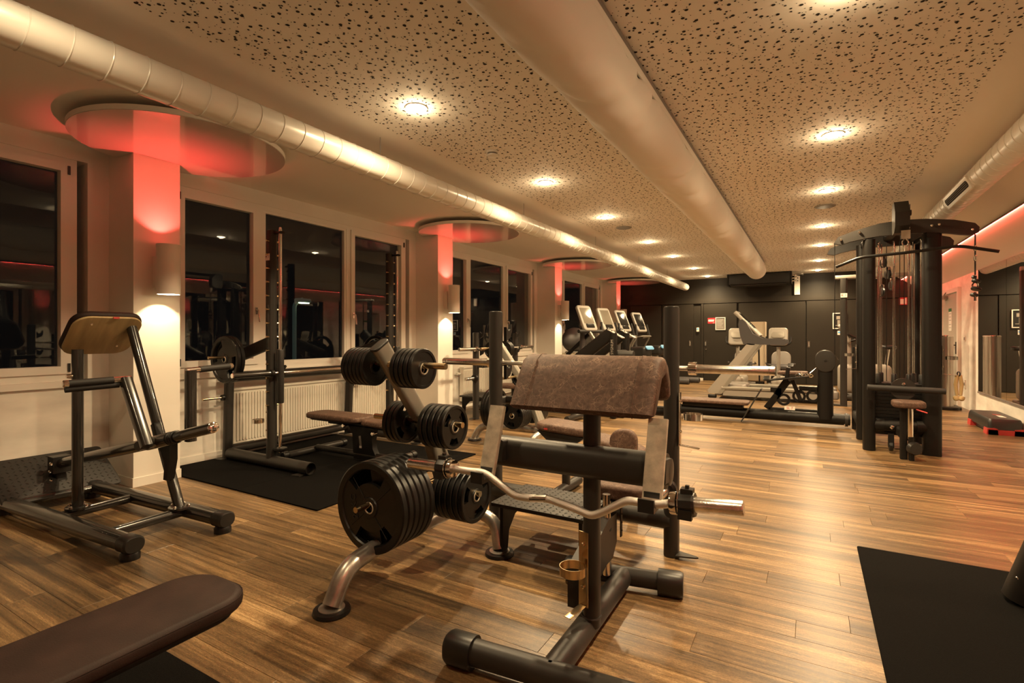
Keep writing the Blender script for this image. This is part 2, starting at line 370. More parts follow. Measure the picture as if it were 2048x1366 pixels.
def window(i, y0, y1):
    L_ = ['white window leftmost in view, beside the row machine', 'three part window behind the guided bar rack', 'three part window between second and third lit pillars', 'furthest white window beside the cardio machines'][i]
    w = stT('window_%d' % (i + 1), L_, (XL - .05, (y0 + y1)/2, Z0))
    x0, x1 = XL - .09, XL - .01
    fr = B(); fr.b2(x0, x1, y0, y1, Z0, Z0 + .06); fr.b2(x0, x1, y0, y1, Z1 - .05, Z1); fr.b2(x0, x1, y0, y0 + .05, Z0 + .06, Z1 - .05); fr.b2(x0, x1, y1 - .05, y1, Z0 + .06, Z1 - .05)
    L1, L2 = y0 + .88, y0 + 2.13
    fr.b2(x0, x1, L1, L1 + .07, Z0 + .06, Z1 - .05); fr.b2(x0, x1, L2, L2 + .07, Z0 + .06, Z1 - .05); fr.go('frame', 'pvc_white', w)
    for k, (a, b_) in enumerate([(y0 + .05, L1), (L1 + .07, L2), (L2 + .07, y1 - .05)]):
        s = 0.062 if k != 1 else 0.03; xs = x1 + (.018 if k != 1 else -.005); z0, z1 = Z0 + .06, Z1 - .05
        sb = B(); sb.b2(x0 + .02, xs, a, b_, z0, z0 + s); sb.b2(x0 + .02, xs, a, b_, z1 - s, z1); sb.b2(x0 + .02, xs, a, a + s, z0 + s, z1 - s); sb.b2(x0 + .02, xs, b_ - s, b_, z0 + s, z1 - s)
        so = sb.go('sash', 'pvc_white', w)
        B().b2(XL - .062, XL - .052, a + s - .005, b_ - s + .005, z0 + s - .005, z1 - s + .005).go('pane', 'glass', so)
        if k != 1:
            yh = (b_ - s/2) if k == 0 else (a + s/2); xh = xs
            h = B().box((xh + .006, yh, 1.52), (.012, .028, .075)); h.tube(bend([(xh + .008, yh, 1.53), (xh + .045, yh, 1.53), (xh + .048, yh + .012, 1.40)], .015), .009, 10)
            h.go('window_handle', 'chrome', so)
            yh = (a + .01) if k == 0 else (b_ - .01)
            for z in (z0 + .05, z1 - .05): B().box((xs + .006, yh, z), (.014, .016, .07)).go('hinge', 'black_plastic' , so)
for i, (a, b_) in enumerate(BAYS): window(i, a + .15, b_ - .22)

# right wall
wr = stT('wall_right', 'scuffed white wall with mirrors on the right', (XR, 6, 0))
B().b2(XR, XR + .2, YF, YB, 0, ZR + .02).go('plaster', 'scuffed_wall', wr)
# back wall: dark panels, beam and sliding doors
wb = stT('wall_back', 'dark brown panelled wall at the far end with a beam over sliding doors', (-1.5, YB, 0))
B().b2(XL - .2, XR + .2, YB + .03, YB + .2, 0, CEIL + .1).go('panelling', 'dark_panel', wb)
B().b2(XL, XR, YB - .03, YB + .03, 2.157, 2.29).go('beam', 'dark_panel', wb)
B().b2(-2.66, -2.60, YB - .02, YB + .03, 0, 2.157).go('door_post', 'dark_panel', wb)
for i, (a, b_, hx, y) in enumerate([(-3.74, -2.87, -2.96, 0), (-2.59, -1.74, -2.54, 0), (-1.69, -.115, None, .012), (-.085, .98, -.035, 0), (1.0, 2.0, None, .012), (-4.70, -3.77, None, .012)]):
    d = stT('door_%d' % (i + 1), ['dark sliding door left of the small card reader', 'dark door carrying a framed notice and a red sign', 'wide dark panel behind the treadmill', 'dark sliding door right of the treadmill', 'dark panel behind the tall cable station', 'dark panel in the far left corner'][i], ((a + b_)/2, YB, 0))
    B().b2(a, b_, YB - .02 + y, YB + .028, 0.012, 2.14).go('leaf', 'dark_panel', d)
    if hx:
        hp = B().box((hx, YB - .024 + y, 1.03), (.052, .008, .16)).go('pull_plate', 'chrome', d); B().box((hx, YB - .0285 + y, 1.03), (.022, .003, .11)).go('pull_recess', 'grey_plastic', hp)
    if i == 1: B().lathe([(.02, 0), (.02, .02), (.012, .03)], (hx + .01, YB - .02, .87), (0, -1, 0), 14).go('lock', 'chrome', d)
st('wall_front', B().b2(XL - .2, XR + .2, YF - .2, YF, 0, CEIL), 'white_wall', 'plain white wall behind the viewpoint')

# grey door on the right wall
d7 = stT('door_7', 'grey door with a paper notice and door closer in the right wall', (XR, 12.47, 0))
B().b2(XR - .035, XR, 11.9, 13.05, 0, 2.04).go('leaf', 'grey_door', d7)
fb = B().b2(XR - .05, XR, 11.82, 11.9, 0, 2.12).b2(XR - .05, XR, 13.05, 13.13, 0, 2.12).b2(XR - .05, XR, 11.9, 13.05, 2.04, 2.12); fb.go('frame', 'pvc_white', d7)
h = B().box((XR - .04, 12.0, 1.03), (.012, .04, .22)); h.tube(bend([(XR - .045, 12.0, 1.08), (XR - .09, 12.0, 1.08), (XR - .095, 12.13, 1.08)], .02), .01, 10); h.go('door_handle', 'black_plastic', d7)
cl = B().box((XR - .07, 12.75, 1.98), (.06, .24, .06)).go('door_closer', 'silver_paint', d7); B().beam((XR - .08, 12.7, 2.03), (XR - .12, 12.35, 2.05), .02, .012).go('closer_arm', 'grey_plastic', cl)
nb = B().box((XR - .037, 12.45, 1.55), (.003, .23, .42)).go('notice', 'paper', d7); B().box((XR - .0395, 12.45, 1.73), (.002, .23, .06)).go('notice_heading', 'green_ink', nb)
for z in (1.66, 1.60, 1.54, 1.46, 1.40): B().box((XR - .0395, 12.45, z), (.002, .16, .006)).go('notice_line', 'ink', nb)
for z, nm, lb in ((1.2, 'light_switch', 'white light switch beside the grey door'), (.42, 'wall_socket', 'white double socket low beside the grey door')):
    t = T(nm, lb, 'switch' if z > 1 else 'socket', (XR, 11.55, z)); B().box((XR - .006, 11.55, z), (.012, .085, .085 if z > 1 else .15)).go('plate', 'pvc_white', t)
    B().box((XR - .014, 11.55, z), (.005, .05, .05)).go('rocker' if z > 1 else 'insert', 'light_plastic', t)
# mirrors
MY = [(8.98, 10.33), (7.62, 8.97), (6.26, 7.61), (4.90, 6.25), (3.54, 4.89), (2.18, 3.53), (.82, 2.17)]
for i, (a, b_) in enumerate([(a + .37, b_ + .37) for a, b_ in MY]):
    t = T('wall_mirror', 'tall wall mirror panel, %s counted from the grey door' % ['first', 'second', 'third', 'fourth', 'fifth', 'sixth', 'seventh'][i], 'mirror', (XR, (a+b_)/2, .35), 'mirror panels on the right wall')
    B().b2(XR - .014, XR - .002, a, b_, .375, ZR - .005).go('mirror_glass', 'mirror', t, ang=0)
    B().b2(XR - .024, XR, a, b_, .35, .375).go('bottom_rail', 'grey_plastic', t)
# red light line on the slanted strip
sd = V((.8192, 0, -.5735)); sn = V((-.5735, 0, -.8192)); bp = V((1.862, 0, 2.597)) 
ll = T('light_line', 'thin glowing red light line along the slanted ceiling strip', 'light strip', (1.83, 6, 2.55))
b = B(); y0_, y1_ = YF + .3, YB - .05
M3 = Matrix((sd, (0, 1, 0), -sn)).transposed()
b.box((bp + sn*.013) + V((0, (y0_+y1_)/2, 0)), (.012, y1_ - y0_, .026), M3); b.go('rail', 'grey_plastic', ll)
b = B(); b.box((bp + sn*.014 + sd*.0095) + V((0, (y0_+y1_)/2, 0)), (.006, y1_ - y0_, .018), M3); b.go('diffuser', 'red_led', ll)

# ------------------------------------------------------------------ ceiling discs and wall lamps at the pillars
NTH = ['nearest', 'second nearest', 'third nearest', 'furthest']
for i, (a, b_) in enumerate(PIL):
    yc = (a + b_) / 2; near = NTH[i - 1] if i else 'out of view'
    t = T('ceiling_disc', 'round glossy white disc hung under the ceiling at the %s pillar' % near, 'ceiling panel', (-4.38, yc, 2.76), 'discs around the pillars')
    n = 72; R = .74
    ys = math.sqrt(R*R - .44*.44)
    out = [( -4.38 + R*math.cos(2*PI*k/n), yc + R*math.sin(2*PI*k/n)) for k in range(n)]
    out = [(max(x, XP + .002) if a - .001 < y < b_ + .001 else max(x, XL + .002), y) for x, y in out]
    B().loops([[(x, y, 2.765) for x, y in out], [(x, y, 2.80) for x, y in out]]).go('panel', 'ceiling_paint', t)
    out2 = [(-4.38 + (x + 4.38)*.996, yc + (y - yc)*.996) for x, y in out]
    B().loops([[(x, y, 2.760) for x, y in out2], [(x, y, 2.765) for x, y in out2]]).go('gloss_skin', 'disc_gloss', t, ang=20)
    hg = B()
    for dx, dy in ((.35, .3), (.35, -.3), (-.1, .45), (-.1, -.45)): hg.lathe([(.008, 2.80), (.008, CEIL)], (-4.38 + dx, yc + dy, 0), (0, 0, 1), 8)
    hg.go('hangers', 'grey_plastic', t)
    # wall lamp
    y = yc + .01; xc = -4.665
    t = T('wall_lamp', 'cream cylinder wall lamp, red above and warm below, on the %s pillar' % near, 'lamp', (XP, y, 1.6), 'wall lamps on the pillars')
    B().box((-4.79, y, 1.79), (.06, .095, .27)).go('bracket', 'lamp_paint', t)
    B().box((-4.755, y, 1.80), (.03, .06, .10)).go('bracket_arm', 'lamp_paint', t)
    bd = B(); r0, r1 = .0875, .080
    bd.lathe([(r1, 1.72), (r1, 1.597), (r0, 1.597), (r0, 2.013), (r1, 2.013), (r1, 1.89)], (xc, y, 0), (0, 0, 1), 40, caps=False); bd.lathe([(r1, 1.72), (r1, 1.721)], (xc, y, 0), (0, 0, 1), 40); bd.lathe([(r1, 1.889), (r1, 1.89)], (xc, y, 0), (0, 0, 1), 40)
    bd.go('body', 'lamp_paint', t)
    B().lathe([(.05, 1.700), (.05, 1.704)], (xc, y, 0), (0, 0, 1), 24).go('lower_lens', 'warm_lens', t)
    B().lathe([(.076, 2.002), (.076, 2.006)], (xc, y, 0), (0, 0, 1), 24).go('upper_lens', 'red_lens', t)
    if i:
        lamp('SPOT', 'lower_beam', (xc, y, 1.695), SCONCE_W, WARM, (0, 0, -1), .014, 150, .3, t)
        lamp('SPOT', 'upper_beam', (xc, y, 2.010), RED_W, (1, .042, .034), (0, 0, 1), .012, 112, .9, t)
        lamp('SPOT', 'upper_core', (xc - .02, y, 2.010), RED_W * .22, (1, .17, .13), (0, 0, 1), .008, 100, .3, t)

# ------------------------------------------------------------------ ducts
def seam_duct(name, label, X, Z, R, y0, y1, pitch, extra):
    t = T(name, label, 'duct', (X, (y0+y1)/2, Z), 'round white air ducts')
    b = B(); b.lathe([(R*.9, y0), (R, y0 + .004), (R, y1 - .05), (R*.96, y1 - .015), (R*.80, y1)], (X, 0, Z), (0, 1, 0), 48); b.go('pipe', 'duct_white', t)
    y = y0 + .1; k = 0
    while y < y1 - .1:
        x_, y_, d_ = frame((0, 1, 0)); n = 40
        # slanted spiral lock seam
        pts = [V((X, y + .012*math.sin(2*PI*q/n), Z)) + (V((1, 0, 0))*math.cos(2*PI*q/n) + V((0, 0, 1))*math.sin(2*PI*q/n))*(R + .0005) for q in range(n)]
        B().tube(pts, .0032, 6, closed=True).go('seam', 'duct_white', t); y += pitch; k += 1
    for yy in extra: B().lathe([(R + .001, yy - .05), (R + .012, yy - .048), (R + .012, yy + .048), (R + .001, yy + .05)], (X, 0, Z), (0, 1, 0), 48).go('coupling', 'duct_white', t)
    for yy in [y0 + 1.2 + 2.4*q for q in range(int((y1 - y0)/2.4))]: B().tube([(X, yy, Z + R - .002), (X, yy, CEIL)], .0025, 6).go('hanger_wire', 'grey_plastic', t)
    return t
DL = seam_duct('air_duct', 'long white spiral duct on the window side', -3.0, 2.60, .098, YF + .05, 14.8, .155, [8.9, -1.0])
DR = seam_duct('air_duct', 'white spiral duct with slot grille on the mirror side', 1.335, 2.68, .112, YF + .05, 14.6, .155, [8.2])
def slot_grille(t, X, Z, R, yc, side):
    a0 = math.radians(205 if side < 0 else -25)
    nrm = V((math.cos(a0), 0, math.sin(a0))); tan = V((-math.sin(a0), 0, math.cos(a0))); c = V((X, yc, Z)) + nrm*(R - .012)
    g = B().pad(c, (0, 1, 0), tan if V((0, 1, 0)).cross(tan).dot(nrm) > 0 else -tan, .92, .125, .02, .022, .004).go('grille', 'duct_white', t)
    B().pad(c + nrm*.0205, (0, 1, 0), tan if V((0, 1, 0)).cross(tan).dot(nrm) > 0 else -tan, .85, .062, .03, .003, .001).go('slot', 'hole_black', g)
    for q in (-.016, 0, .016): B().beam(c + nrm*.025 + tan*q + V((0, -.41, 0)), c + nrm*.025 + tan*q + V((0, .41, 0)), .004, .004, .001).go('louvre', 'grey_plastic', g)
slot_grille(DR, 1.335, 2.68, .112, 6.5, -1); slot_grille(DR, 1.335, 2.68, .112, 2.2, -1)
# fabric duct in the middle
t = T('fabric_duct', 'large wrinkled fabric air duct hanging along the middle of the ceiling', 'duct', (-1.007, 5, 2.65))
X, Z, R = -1.007, 2.652, .19; rings = []; n = 56; m = 420; y0, y1 = YF + .1, 12.45
rnd = random.Random(5); wr_ = [(rnd.uniform(y0, y1), rnd.uniform(0, 2*PI), rnd.uniform(.07, .20), rnd.uniform(.5, 1.0)*(.016)) for _ in range(150)]
for i in range(m + 1):
    y = y0 + (y1 - y0)*i/m; rr = R*(1 - max(0, (y - (y1 - .35))/.35)**2*.18)
    ring = []
    for k in range(n):
        a = 2*PI*k/n; w = .003*math.sin(y*2.1 + 3*a) + .0025*math.sin(y*7.3 - 2*a)
        for (wy, wa, wl_, am) in wr_:
            dy = (y - wy) - .22*math.sin(a - wa); da = math.cos(a - wa)
            if abs(dy) < wl_ and da > .2: w -= am*(1 - abs(dy)/wl_)**2*da
        sag = 1.0
        ring.append(V((X + (rr + w)*math.cos(a), y, Z + (rr + w)*math.sin(a)*sag)))
    rings.append(ring)
b = B(); b.loops(rings, caps=False)
for f_ in (.85, .6, .3, .05): rings2 = [V((X + (p.x - X)*f_, y1 + .06*(1 - f_), Z + (p.z - Z)*f_)) for p in rings[-1]]; b.loops([rings[-1] if f_ == .85 else last, rings2], caps=False); last = rings2
b.go('fabric_sleeve', 'fabric_duct', t, ang=60)
B().beam((X + .135, YF + .1, 2.825), (X + .135, 12.3, 2.825), .03, .04, .004).go('hanging_rail', 'grey_plastic', t)
B().beam((X + .148, YF + .1, 2.78), (X + .148, 12.3, 2.78), .012, .05, .003).go('zip_flap', 'fabric_duct', t)

# ------------------------------------------------------------------ downlights and ceiling fittings
LY = [.80, 2.78, 4.81, 6.63, 8.75, 10.57, 12.70, 14.54]
NL = ['just out of view above', 'nearest in view', 'second', 'third', 'fourth', 'fifth', 'sixth', 'seventh and last']
for X, side in ((-2.39, 'left'), (.155, 'right')):
    for i, y in enumerate(LY):
        t = T('ceiling_spotlight', 'lit round ceiling spotlight, %s of the %s row' % (NL[i], side), 'ceiling light', (X, y, CEIL), 'recessed ceiling spotlights')
        B().lathe([(.060, CEIL - .001), (.078, CEIL - .001), (.076, CEIL - .006), (.062, CEIL - .006)], (X, y, 0), (0, 0, 1), 28, caps=False).go('trim_ring', 'pvc_white', t)
        B().lathe([(.060, CEIL - .002), (.056, CEIL - .009), (.044, CEIL - .016), (.022, CEIL - .021), (.004, CEIL - .022)], (X, y, 0), (0, 0, 1), 24).go('bulb', 'bulb', t)
        lamp('SPOT', 'beam', (X, y, CEIL - .045), SPOT_W * (.22 if y < 1 else 1), WARM, (0, 0, -1), .04, 138, .6, t)
        lamp('POINT', 'glow', (X, y, CEIL - .06), POINT_W * (.3 if y < 1 else 1), WARM, (0, 0, -1), .035, parent=t)
        lamp('SPOT', 'side_spill', (X, y, CEIL - .05), WIDE_W * (.38 if y < 1 else 1), WARM, (0, 0, -1), .04, 162, .35, t)
for x, y, s in ((-2.384, 7.40, 'left'), (.155, 7.42, 'right')):
    t = T('ceiling_speaker', 'flat round grey ceiling speaker in the %s spotlight row' % s, 'speaker', (x, y, CEIL)); B().lathe([(.115, CEIL - .001), (.115, CEIL - .008), (.105, CEIL - .012)], (x, y, 0), (0, 0, 1), 32).go('rim', 'light_plastic', t)
    B().lathe([(.098, CEIL - .0121), (.098, CEIL - .014)], (x, y, 0), (0, 0, 1), 32).go('grille', 'grey_plastic', t)
t = T('smoke_detector', 'small round smoke detector on the perforated ceiling', 'smoke detector', (-2.388, 3.775, CEIL))
B().lathe([(.055, CEIL), (.055, CEIL - .018)], (-2.388, 3.775, 0), (0, 0, 1), 28).go('base', 'pvc_white', t)
B().lathe([(.044, CEIL - .018), (.044, CEIL - .030)], (-2.388, 3.775, 0), (0, 0, 1), 28).go('sensing_slot', 'grey_plastic', t)
B().lathe([(.050, CEIL - .030), (.048, CEIL - .042), (.030, CEIL - .050)], (-2.388, 3.775, 0), (0, 0, 1), 28).go('cover', 'pvc_white', t)

# radiators under the windows
def radiator(y0, y1, label):
    t = T('radiator', label, 'radiator', (XL + .06, (y0+y1)/2, .1), 'panel radiators under the windows')
    z0, z1, x0, x1 = .13, .70, XL + .03, XL + .11
    B().b2(x0, x1 - .012, y0, y1, z0, z1).go('body', 'radiator_paint', t)
    B().b2(x0 - .002, x1 + .004, y0 - .006, y1 + .006, z1 - .015, z1 + .008).go('top_grille', 'radiator_paint', t)
    for yy in (y0 - .004, y1 + .001): B().b2(x0, x1, yy, yy + .004, z0 - .005, z1).go('side_plate', 'radiator_paint', t)
    n = int((y1 - y0 - .06)/.0335)
    me = B().pad((0, 0, 0), (0, 0, 1), (0, -1, 0) , z1 - z0 - .07, .021, .0105, .012, .008).mesh('fin'); me.materials.append(MATS['radiator_paint'])
    for k in range(n):
        o = bpy.data.objects.new('fin', me); C.objects.link(o); o.parent = t; o.location = V((x1 - .013, y0 + .045 + k*.0335, (z0+z1)/2 - .01)) - OFF[t.name]
    v = B().tube(bend([(x1 - .05, y0 - .01, z1 - .1), (x1 - .05, y0 - .06, z1 - .1), (XL, y0 - .06, z1 - .1)], .02), .011, 10); v.go('pipe', 'pvc_white', t)
    B().lathe([(.018, 0), (.022, .01), (.022, .06), (.016, .07)], (x1 - .05, y0 - .12, z1 - .1), (0, 1, 0), 14).go('thermostat_valve', 'pvc_white', t)
radiator(3.14, 5.5, 'white ribbed radiator behind the guided bar rack'); radiator(7.2, 9.4, 'white ribbed radiator behind the second bench press')

# far wall fittings
t = T('fan_coil_unit', 'long black ceiling fan unit at the far wall over the duct end', 'air conditioner', (-1.14, 14.7, 2.58))
B().pad((-1.14, 14.66, 2.565), (1, 0, 0), (0, 1, 0), 1.42, .52, .01, .265, .02).go('casing', 'black_plastic', t)
B().b2(-1.88, -1.84, 14.38, 14.94, 2.55, 2.84).go('end_plate', 'black_powder', t); B().b2(-.44, -.40, 14.38, 14.94, 2.55, 2.84).go('end_plate', 'black_powder', t)
B().b2(-1.80, -.52, 14.40, 14.90, 2.535, 2.56).go('drip_tray', 'charcoal', t)
for z in (2.62, 2.69, 2.76): B().tube(bend([(-.40, 14.6, z), (-.30, 14.6, z), (-.28, 14.9, z + .02)], .04), .016, 10).go('pipe', 'chrome', t)
B().tube(bend([(-.30, 14.6, 2.78), (-.18, 14.6, 2.79), (-.17, 14.95, 2.80)], .05), .022, 12).go('pipe', 'silver_paint', t)
B().b2(-.36, -.235, YB - .05, YB + .03, 2.31, 2.79).one('pipe_cover', 'pvc_white', 'white upright pipe cover beside the black fan unit', 'pipe cover')
t = T('framed_notice', 'white framed dark notice sheet beside the red sign', 'picture', (-2.15, YB, 1.41))
for a in ((-2.28, -2.262, 1.41, 1.757), (-2.038, -2.02, 1.41, 1.757), (-2.262, -2.038, 1.41, 1.428), (-2.262, -2.038, 1.739, 1.757)): B().b2(a[0], a[1], YB - .045, YB - .021, a[2], a[3]).go('frame', 'paper', t)
sh = B().b2(-2.262, -2.038, YB - .03, YB - .022, 1.428, 1.739).go('sheet', 'grey_plastic', t)
for k in range(7): B().b2(-2.24, -2.08 - (k % 3)*.02, YB - .032, YB - .0305, 1.70 - k*.036, 1.706 - k*.036).go('text_line', 'paper', sh)
t = T('red_sign', 'small red sign with white lettering on the dark door', 'sign', (-2.38, YB, 1.59)); B().b2(-2.482, -2.29, YB - .026, YB - .0205, 1.59, 1.747).go('board', 'red_sign', t)
B().prism([(-2.468, 1.645), (-2.325, 1.645), (-2.312, 1.70), (-2.468, 1.70)], (0, YB - .027, 0), (1, 0, 0), (0, 0, 1), .002).go('lettering_band', 'paper', t); B().b2(-2.35, -2.31, YB - .028, YB - .026, 1.602, 1.612).go('small_print', 'paper', t)
t = T('card_reader', 'small white reader with a green blue display on the dark door post', 'device', (-2.76, YB, 1.36)); B().pad((-2.755, YB + .03, 1.42), (1, 0, 0), (0, 0, 1), .075, .12, .012, .05, .01).go('housing', 'paper', t)
B().box((-2.755, YB - .0215, 1.445), (.05, .004, .035)).go('display', 'lcd_blue', t)
t = T('framed_photo', 'white framed photo print hanging on the far dark wall, seen in the mirror', 'picture', (.63, YB, 1.42))
for a in ((.48, .50, 1.42, 1.82), (.76, .78, 1.42, 1.82), (.50, .76, 1.42, 1.44), (.50, .76, 1.80, 1.82)): B().b2(a[0], a[1], YB - .045, YB - .021, a[2], a[3]).go('frame', 'paper', t)
B().b2(.50, .76, YB - .03, YB - .022, 1.44, 1.80).go('print', 'black_plastic', t)
for a in ((.56, .70, 1.66, 1.74), (.58, .66, 1.52, 1.64), (.54, .72, 1.50, 1.515)): B().b2(a[0], a[1], YB - .032, YB - .0305, a[2], a[3]).go('print_shape', 'light_plastic', t)
t = T('display_box', 'small white box with a blue display below the framed photo', 'device', (.63, YB, 1.25)); B().pad((.63, YB + .03, 1.32), (1, 0, 0), (0, 0, 1), .10, .11, .012, .06, .01).go('housing', 'paper', t); B().box((.63, YB - .0315, 1.335), (.07, .004, .035)).go('display', 'lcd_blue', t)
t = T('fire_sign', 'red and white fire safety sign seen through the cable station', 'sign', (1.90, YB, 1.95)); B().b2(1.82, 2.02, YB - .028, YB - .02, 1.98, 2.18).go('board', 'red_sign', t)
B().b2(1.835, 1.915, YB - .031, YB - .028, 2.0, 2.12).go('symbol', 'paper', t); B().b2(1.93, 1.96, YB - .031, YB - .028, 2.0, 2.14).go('symbol', 'paper', t)
t = T('fire_extinguisher', 'red fire extinguisher standing at the far wall', 'extinguisher', (2.15, 14.9, 0)); B().lathe([(.075, 0.005), (.08, .03), (.08, .42), (.06, .48), (.025, .51)], (2.15, 14.9, 0), (0, 0, 1), 24).go('cylinder', 'red_plastic', t); B().tube(bend([(2.1, 14.9, .51), (2.1, 14.9, .56), (2.0, 14.88, .55)], .02), .014, 10).go('valve_lever', 'black_plastic', t); B().tube(bend([(2.1, 14.88, .54), (2.02, 14.8, .50), (2.01, 14.8, .2)], .06), .01, 8).go('hose', 'black_rubber', t)
t = T('street_lamp', 'street lamp standing in the dark outside the window', 'street lamp', (-11, 8.2, -1)); B().tube(bend([(-11, 8.26, -1.2), (-11, 8.26, 2.05), (-11, 8.5, 2.16)], .12), .05, 10).go('pole', 'lit_street_metal', t); B().pad((-11, 8.5, 2.08), (1, 0, 0), (0, 1, 0), .2, .42, .08, .1, .03).go('head', 'lit_street_metal', t); B().pad((-11, 8.5, 2.06), (1, 0, 0), (0, 1, 0), .14, .34, .06, .02, .008).go('lens', 'street_light', t)
# mats
def rmat(x0, x1, y0, y1, label, seams=()):
    t = T('rubber_mat', label, 'mat', ((x0+x1)/2, (y0+y1)/2, 0), 'black rubber floor mats')
    xs = [x0] + list(seams) + [x1]
    for a, b_ in zip(xs, xs[1:]): B().pad(((a+b_)/2, (y0+y1)/2, .0005), (1, 0, 0), (0, 1, 0), b_ - a - .003, y1 - y0, .012, .0115, .003).go('tile', 'rubber_mat', t)
rmat(-5.2, -3.035, 2.465, 4.48, 'large black rubber mat under the guided bar rack', (-4.0,)); rmat(.235, 1.9, 1.4, 3.645, 'black rubber mat on the floor at the lower right', ()); rmat(-2.35, -.75, -.9, 1.065, 'black rubber mat under the nearest bench', ())
# ------------------------------------------------------------------ weight plates
def plate_mesh(R, th, holes=3, hub=.026):
    k = R / .225; n = 60; h = th / 2
    rings = [(hub, h*.9), (.048*k if .048*k > hub + .008 else hub + .01, h*.9), (.052*k if .052*k > hub + .012 else hub + .014, h*.55), (.118*k, h*.55), (.185*k, h*.55), (.190*k, h*.95), (.218*k, h), (R, h*.7)]
    hb = 3; b = B(); vs = []; 
    for s_ in (1, -1):
        for r, z in rings:
            for j in range(n): a = 2*PI*j/n; vs.append(V((r*math.cos(a), r*math.sin(a), s_*z)))
    m = len(rings); F = []
    def I(s_, i, j): return (0 if s_ > 0 else m*n) + i*n + j % n
    def hole(j): 
        if not holes: return False
        a = (j + .5)/n*holes % 1.0; return .28 < a < .72
    for i in range(m - 1):
        for j in range(n):
            if i == hb and hole(j):
                if not hole(j - 1): F.append((I(1, i, j), I(1, i+1, j), I(-1, i+1, j), I(-1, i, j)))
                if not hole(j + 1): F.append((I(1, i+1, j+1), I(1, i, j+1), I(-1, i, j+1), I(-1, i+1, j+1)))
                F.append((I(1, i, j+1), I(1, i, j), I(-1, i, j), I(-1, i, j+1))); F.append((I(1, i+1, j), I(1, i+1, j+1), I(-1, i+1, j+1), I(-1, i+1, j)))
                continue
            F.append((I(1, i, j), I(1, i+1, j), I(1, i+1, j+1), I(1, i, j+1))); F.append((I(-1, i, j+1), I(-1, i+1, j+1), I(-1, i+1, j), I(-1, i, j)))
    for j in range(n):
        F.append((I(1, m-1, j), I(-1, m-1, j), I(-1, m-1, j+1), I(1, m-1, j+1))); F.append((I(1, 0, j+1), I(-1, 0, j+1), I(-1, 0, j), I(1, 0, j)))
    b.add(vs, F); return b
PM = {}; HM = {}
for nm, R, th, hl in (('20', .226, .036, 2), ('10', .142, .030, 3), ('5', .116, .027, 3), ('2', .098, .023, 0)):
    me = plate_mesh(R, th, hl).mesh('weight_plate', ang=30); me.materials.append(MATS['black_rubber']); PM[nm] = (me, R, th)
    hb = B().ring((0, 0, th/2*.9), (0, 0, 1), .0262, .0035, 28, 6); hb.ring((0, 0, -th/2*.9), (0, 0, 1), .0262, .0035, 28, 6); me = hb.mesh('hub_ring'); me.materials.append(MATS['brushed_steel']); HM[nm] = me
def plate(kind, c, ax, label, group, spin=0.0, hub=True):
    me, R, th = PM[kind]; o = bpy.data.objects.new('weight_plate', me); C.objects.link(o); x, y, d = frame(ax)
    M = Matrix((x, y, d)).transposed().to_4x4(); o.matrix_world = Matrix.Translation(V(c)) @ M @ Matrix.Rotation(spin, 4, 'Z')
    tag(o, label, 'weight plate', group)
    if hub:
        h = bpy.data.objects.new('hub_ring', HM[kind]); C.objects.link(h); h.parent = o
    return o
def stack(kind, tip, ax, n, where, group, gap=.002, seed=0, drop=0.0):
    th = PM[kind][2]; d = V(ax).normalized(); rr = random.Random(seed)
    for k in range(n):
        c = V(tip) - d*((k + .5)*th + k*gap) + V((0, 0, -drop))
        big = {'20': 'large', '10': 'medium', '5': 'small', '2': 'smallest'}[kind]
        o = plate(kind, c, ax, '%s black rubber weight plate, %s one on %s' % (big, ORD[k], where), group, rr.uniform(0, 6.28), hub=(k == 0))
        if kind == '20' and k == 0 and 'front peg of the nearer' in where: FIRST.append(o)
FIRST = []

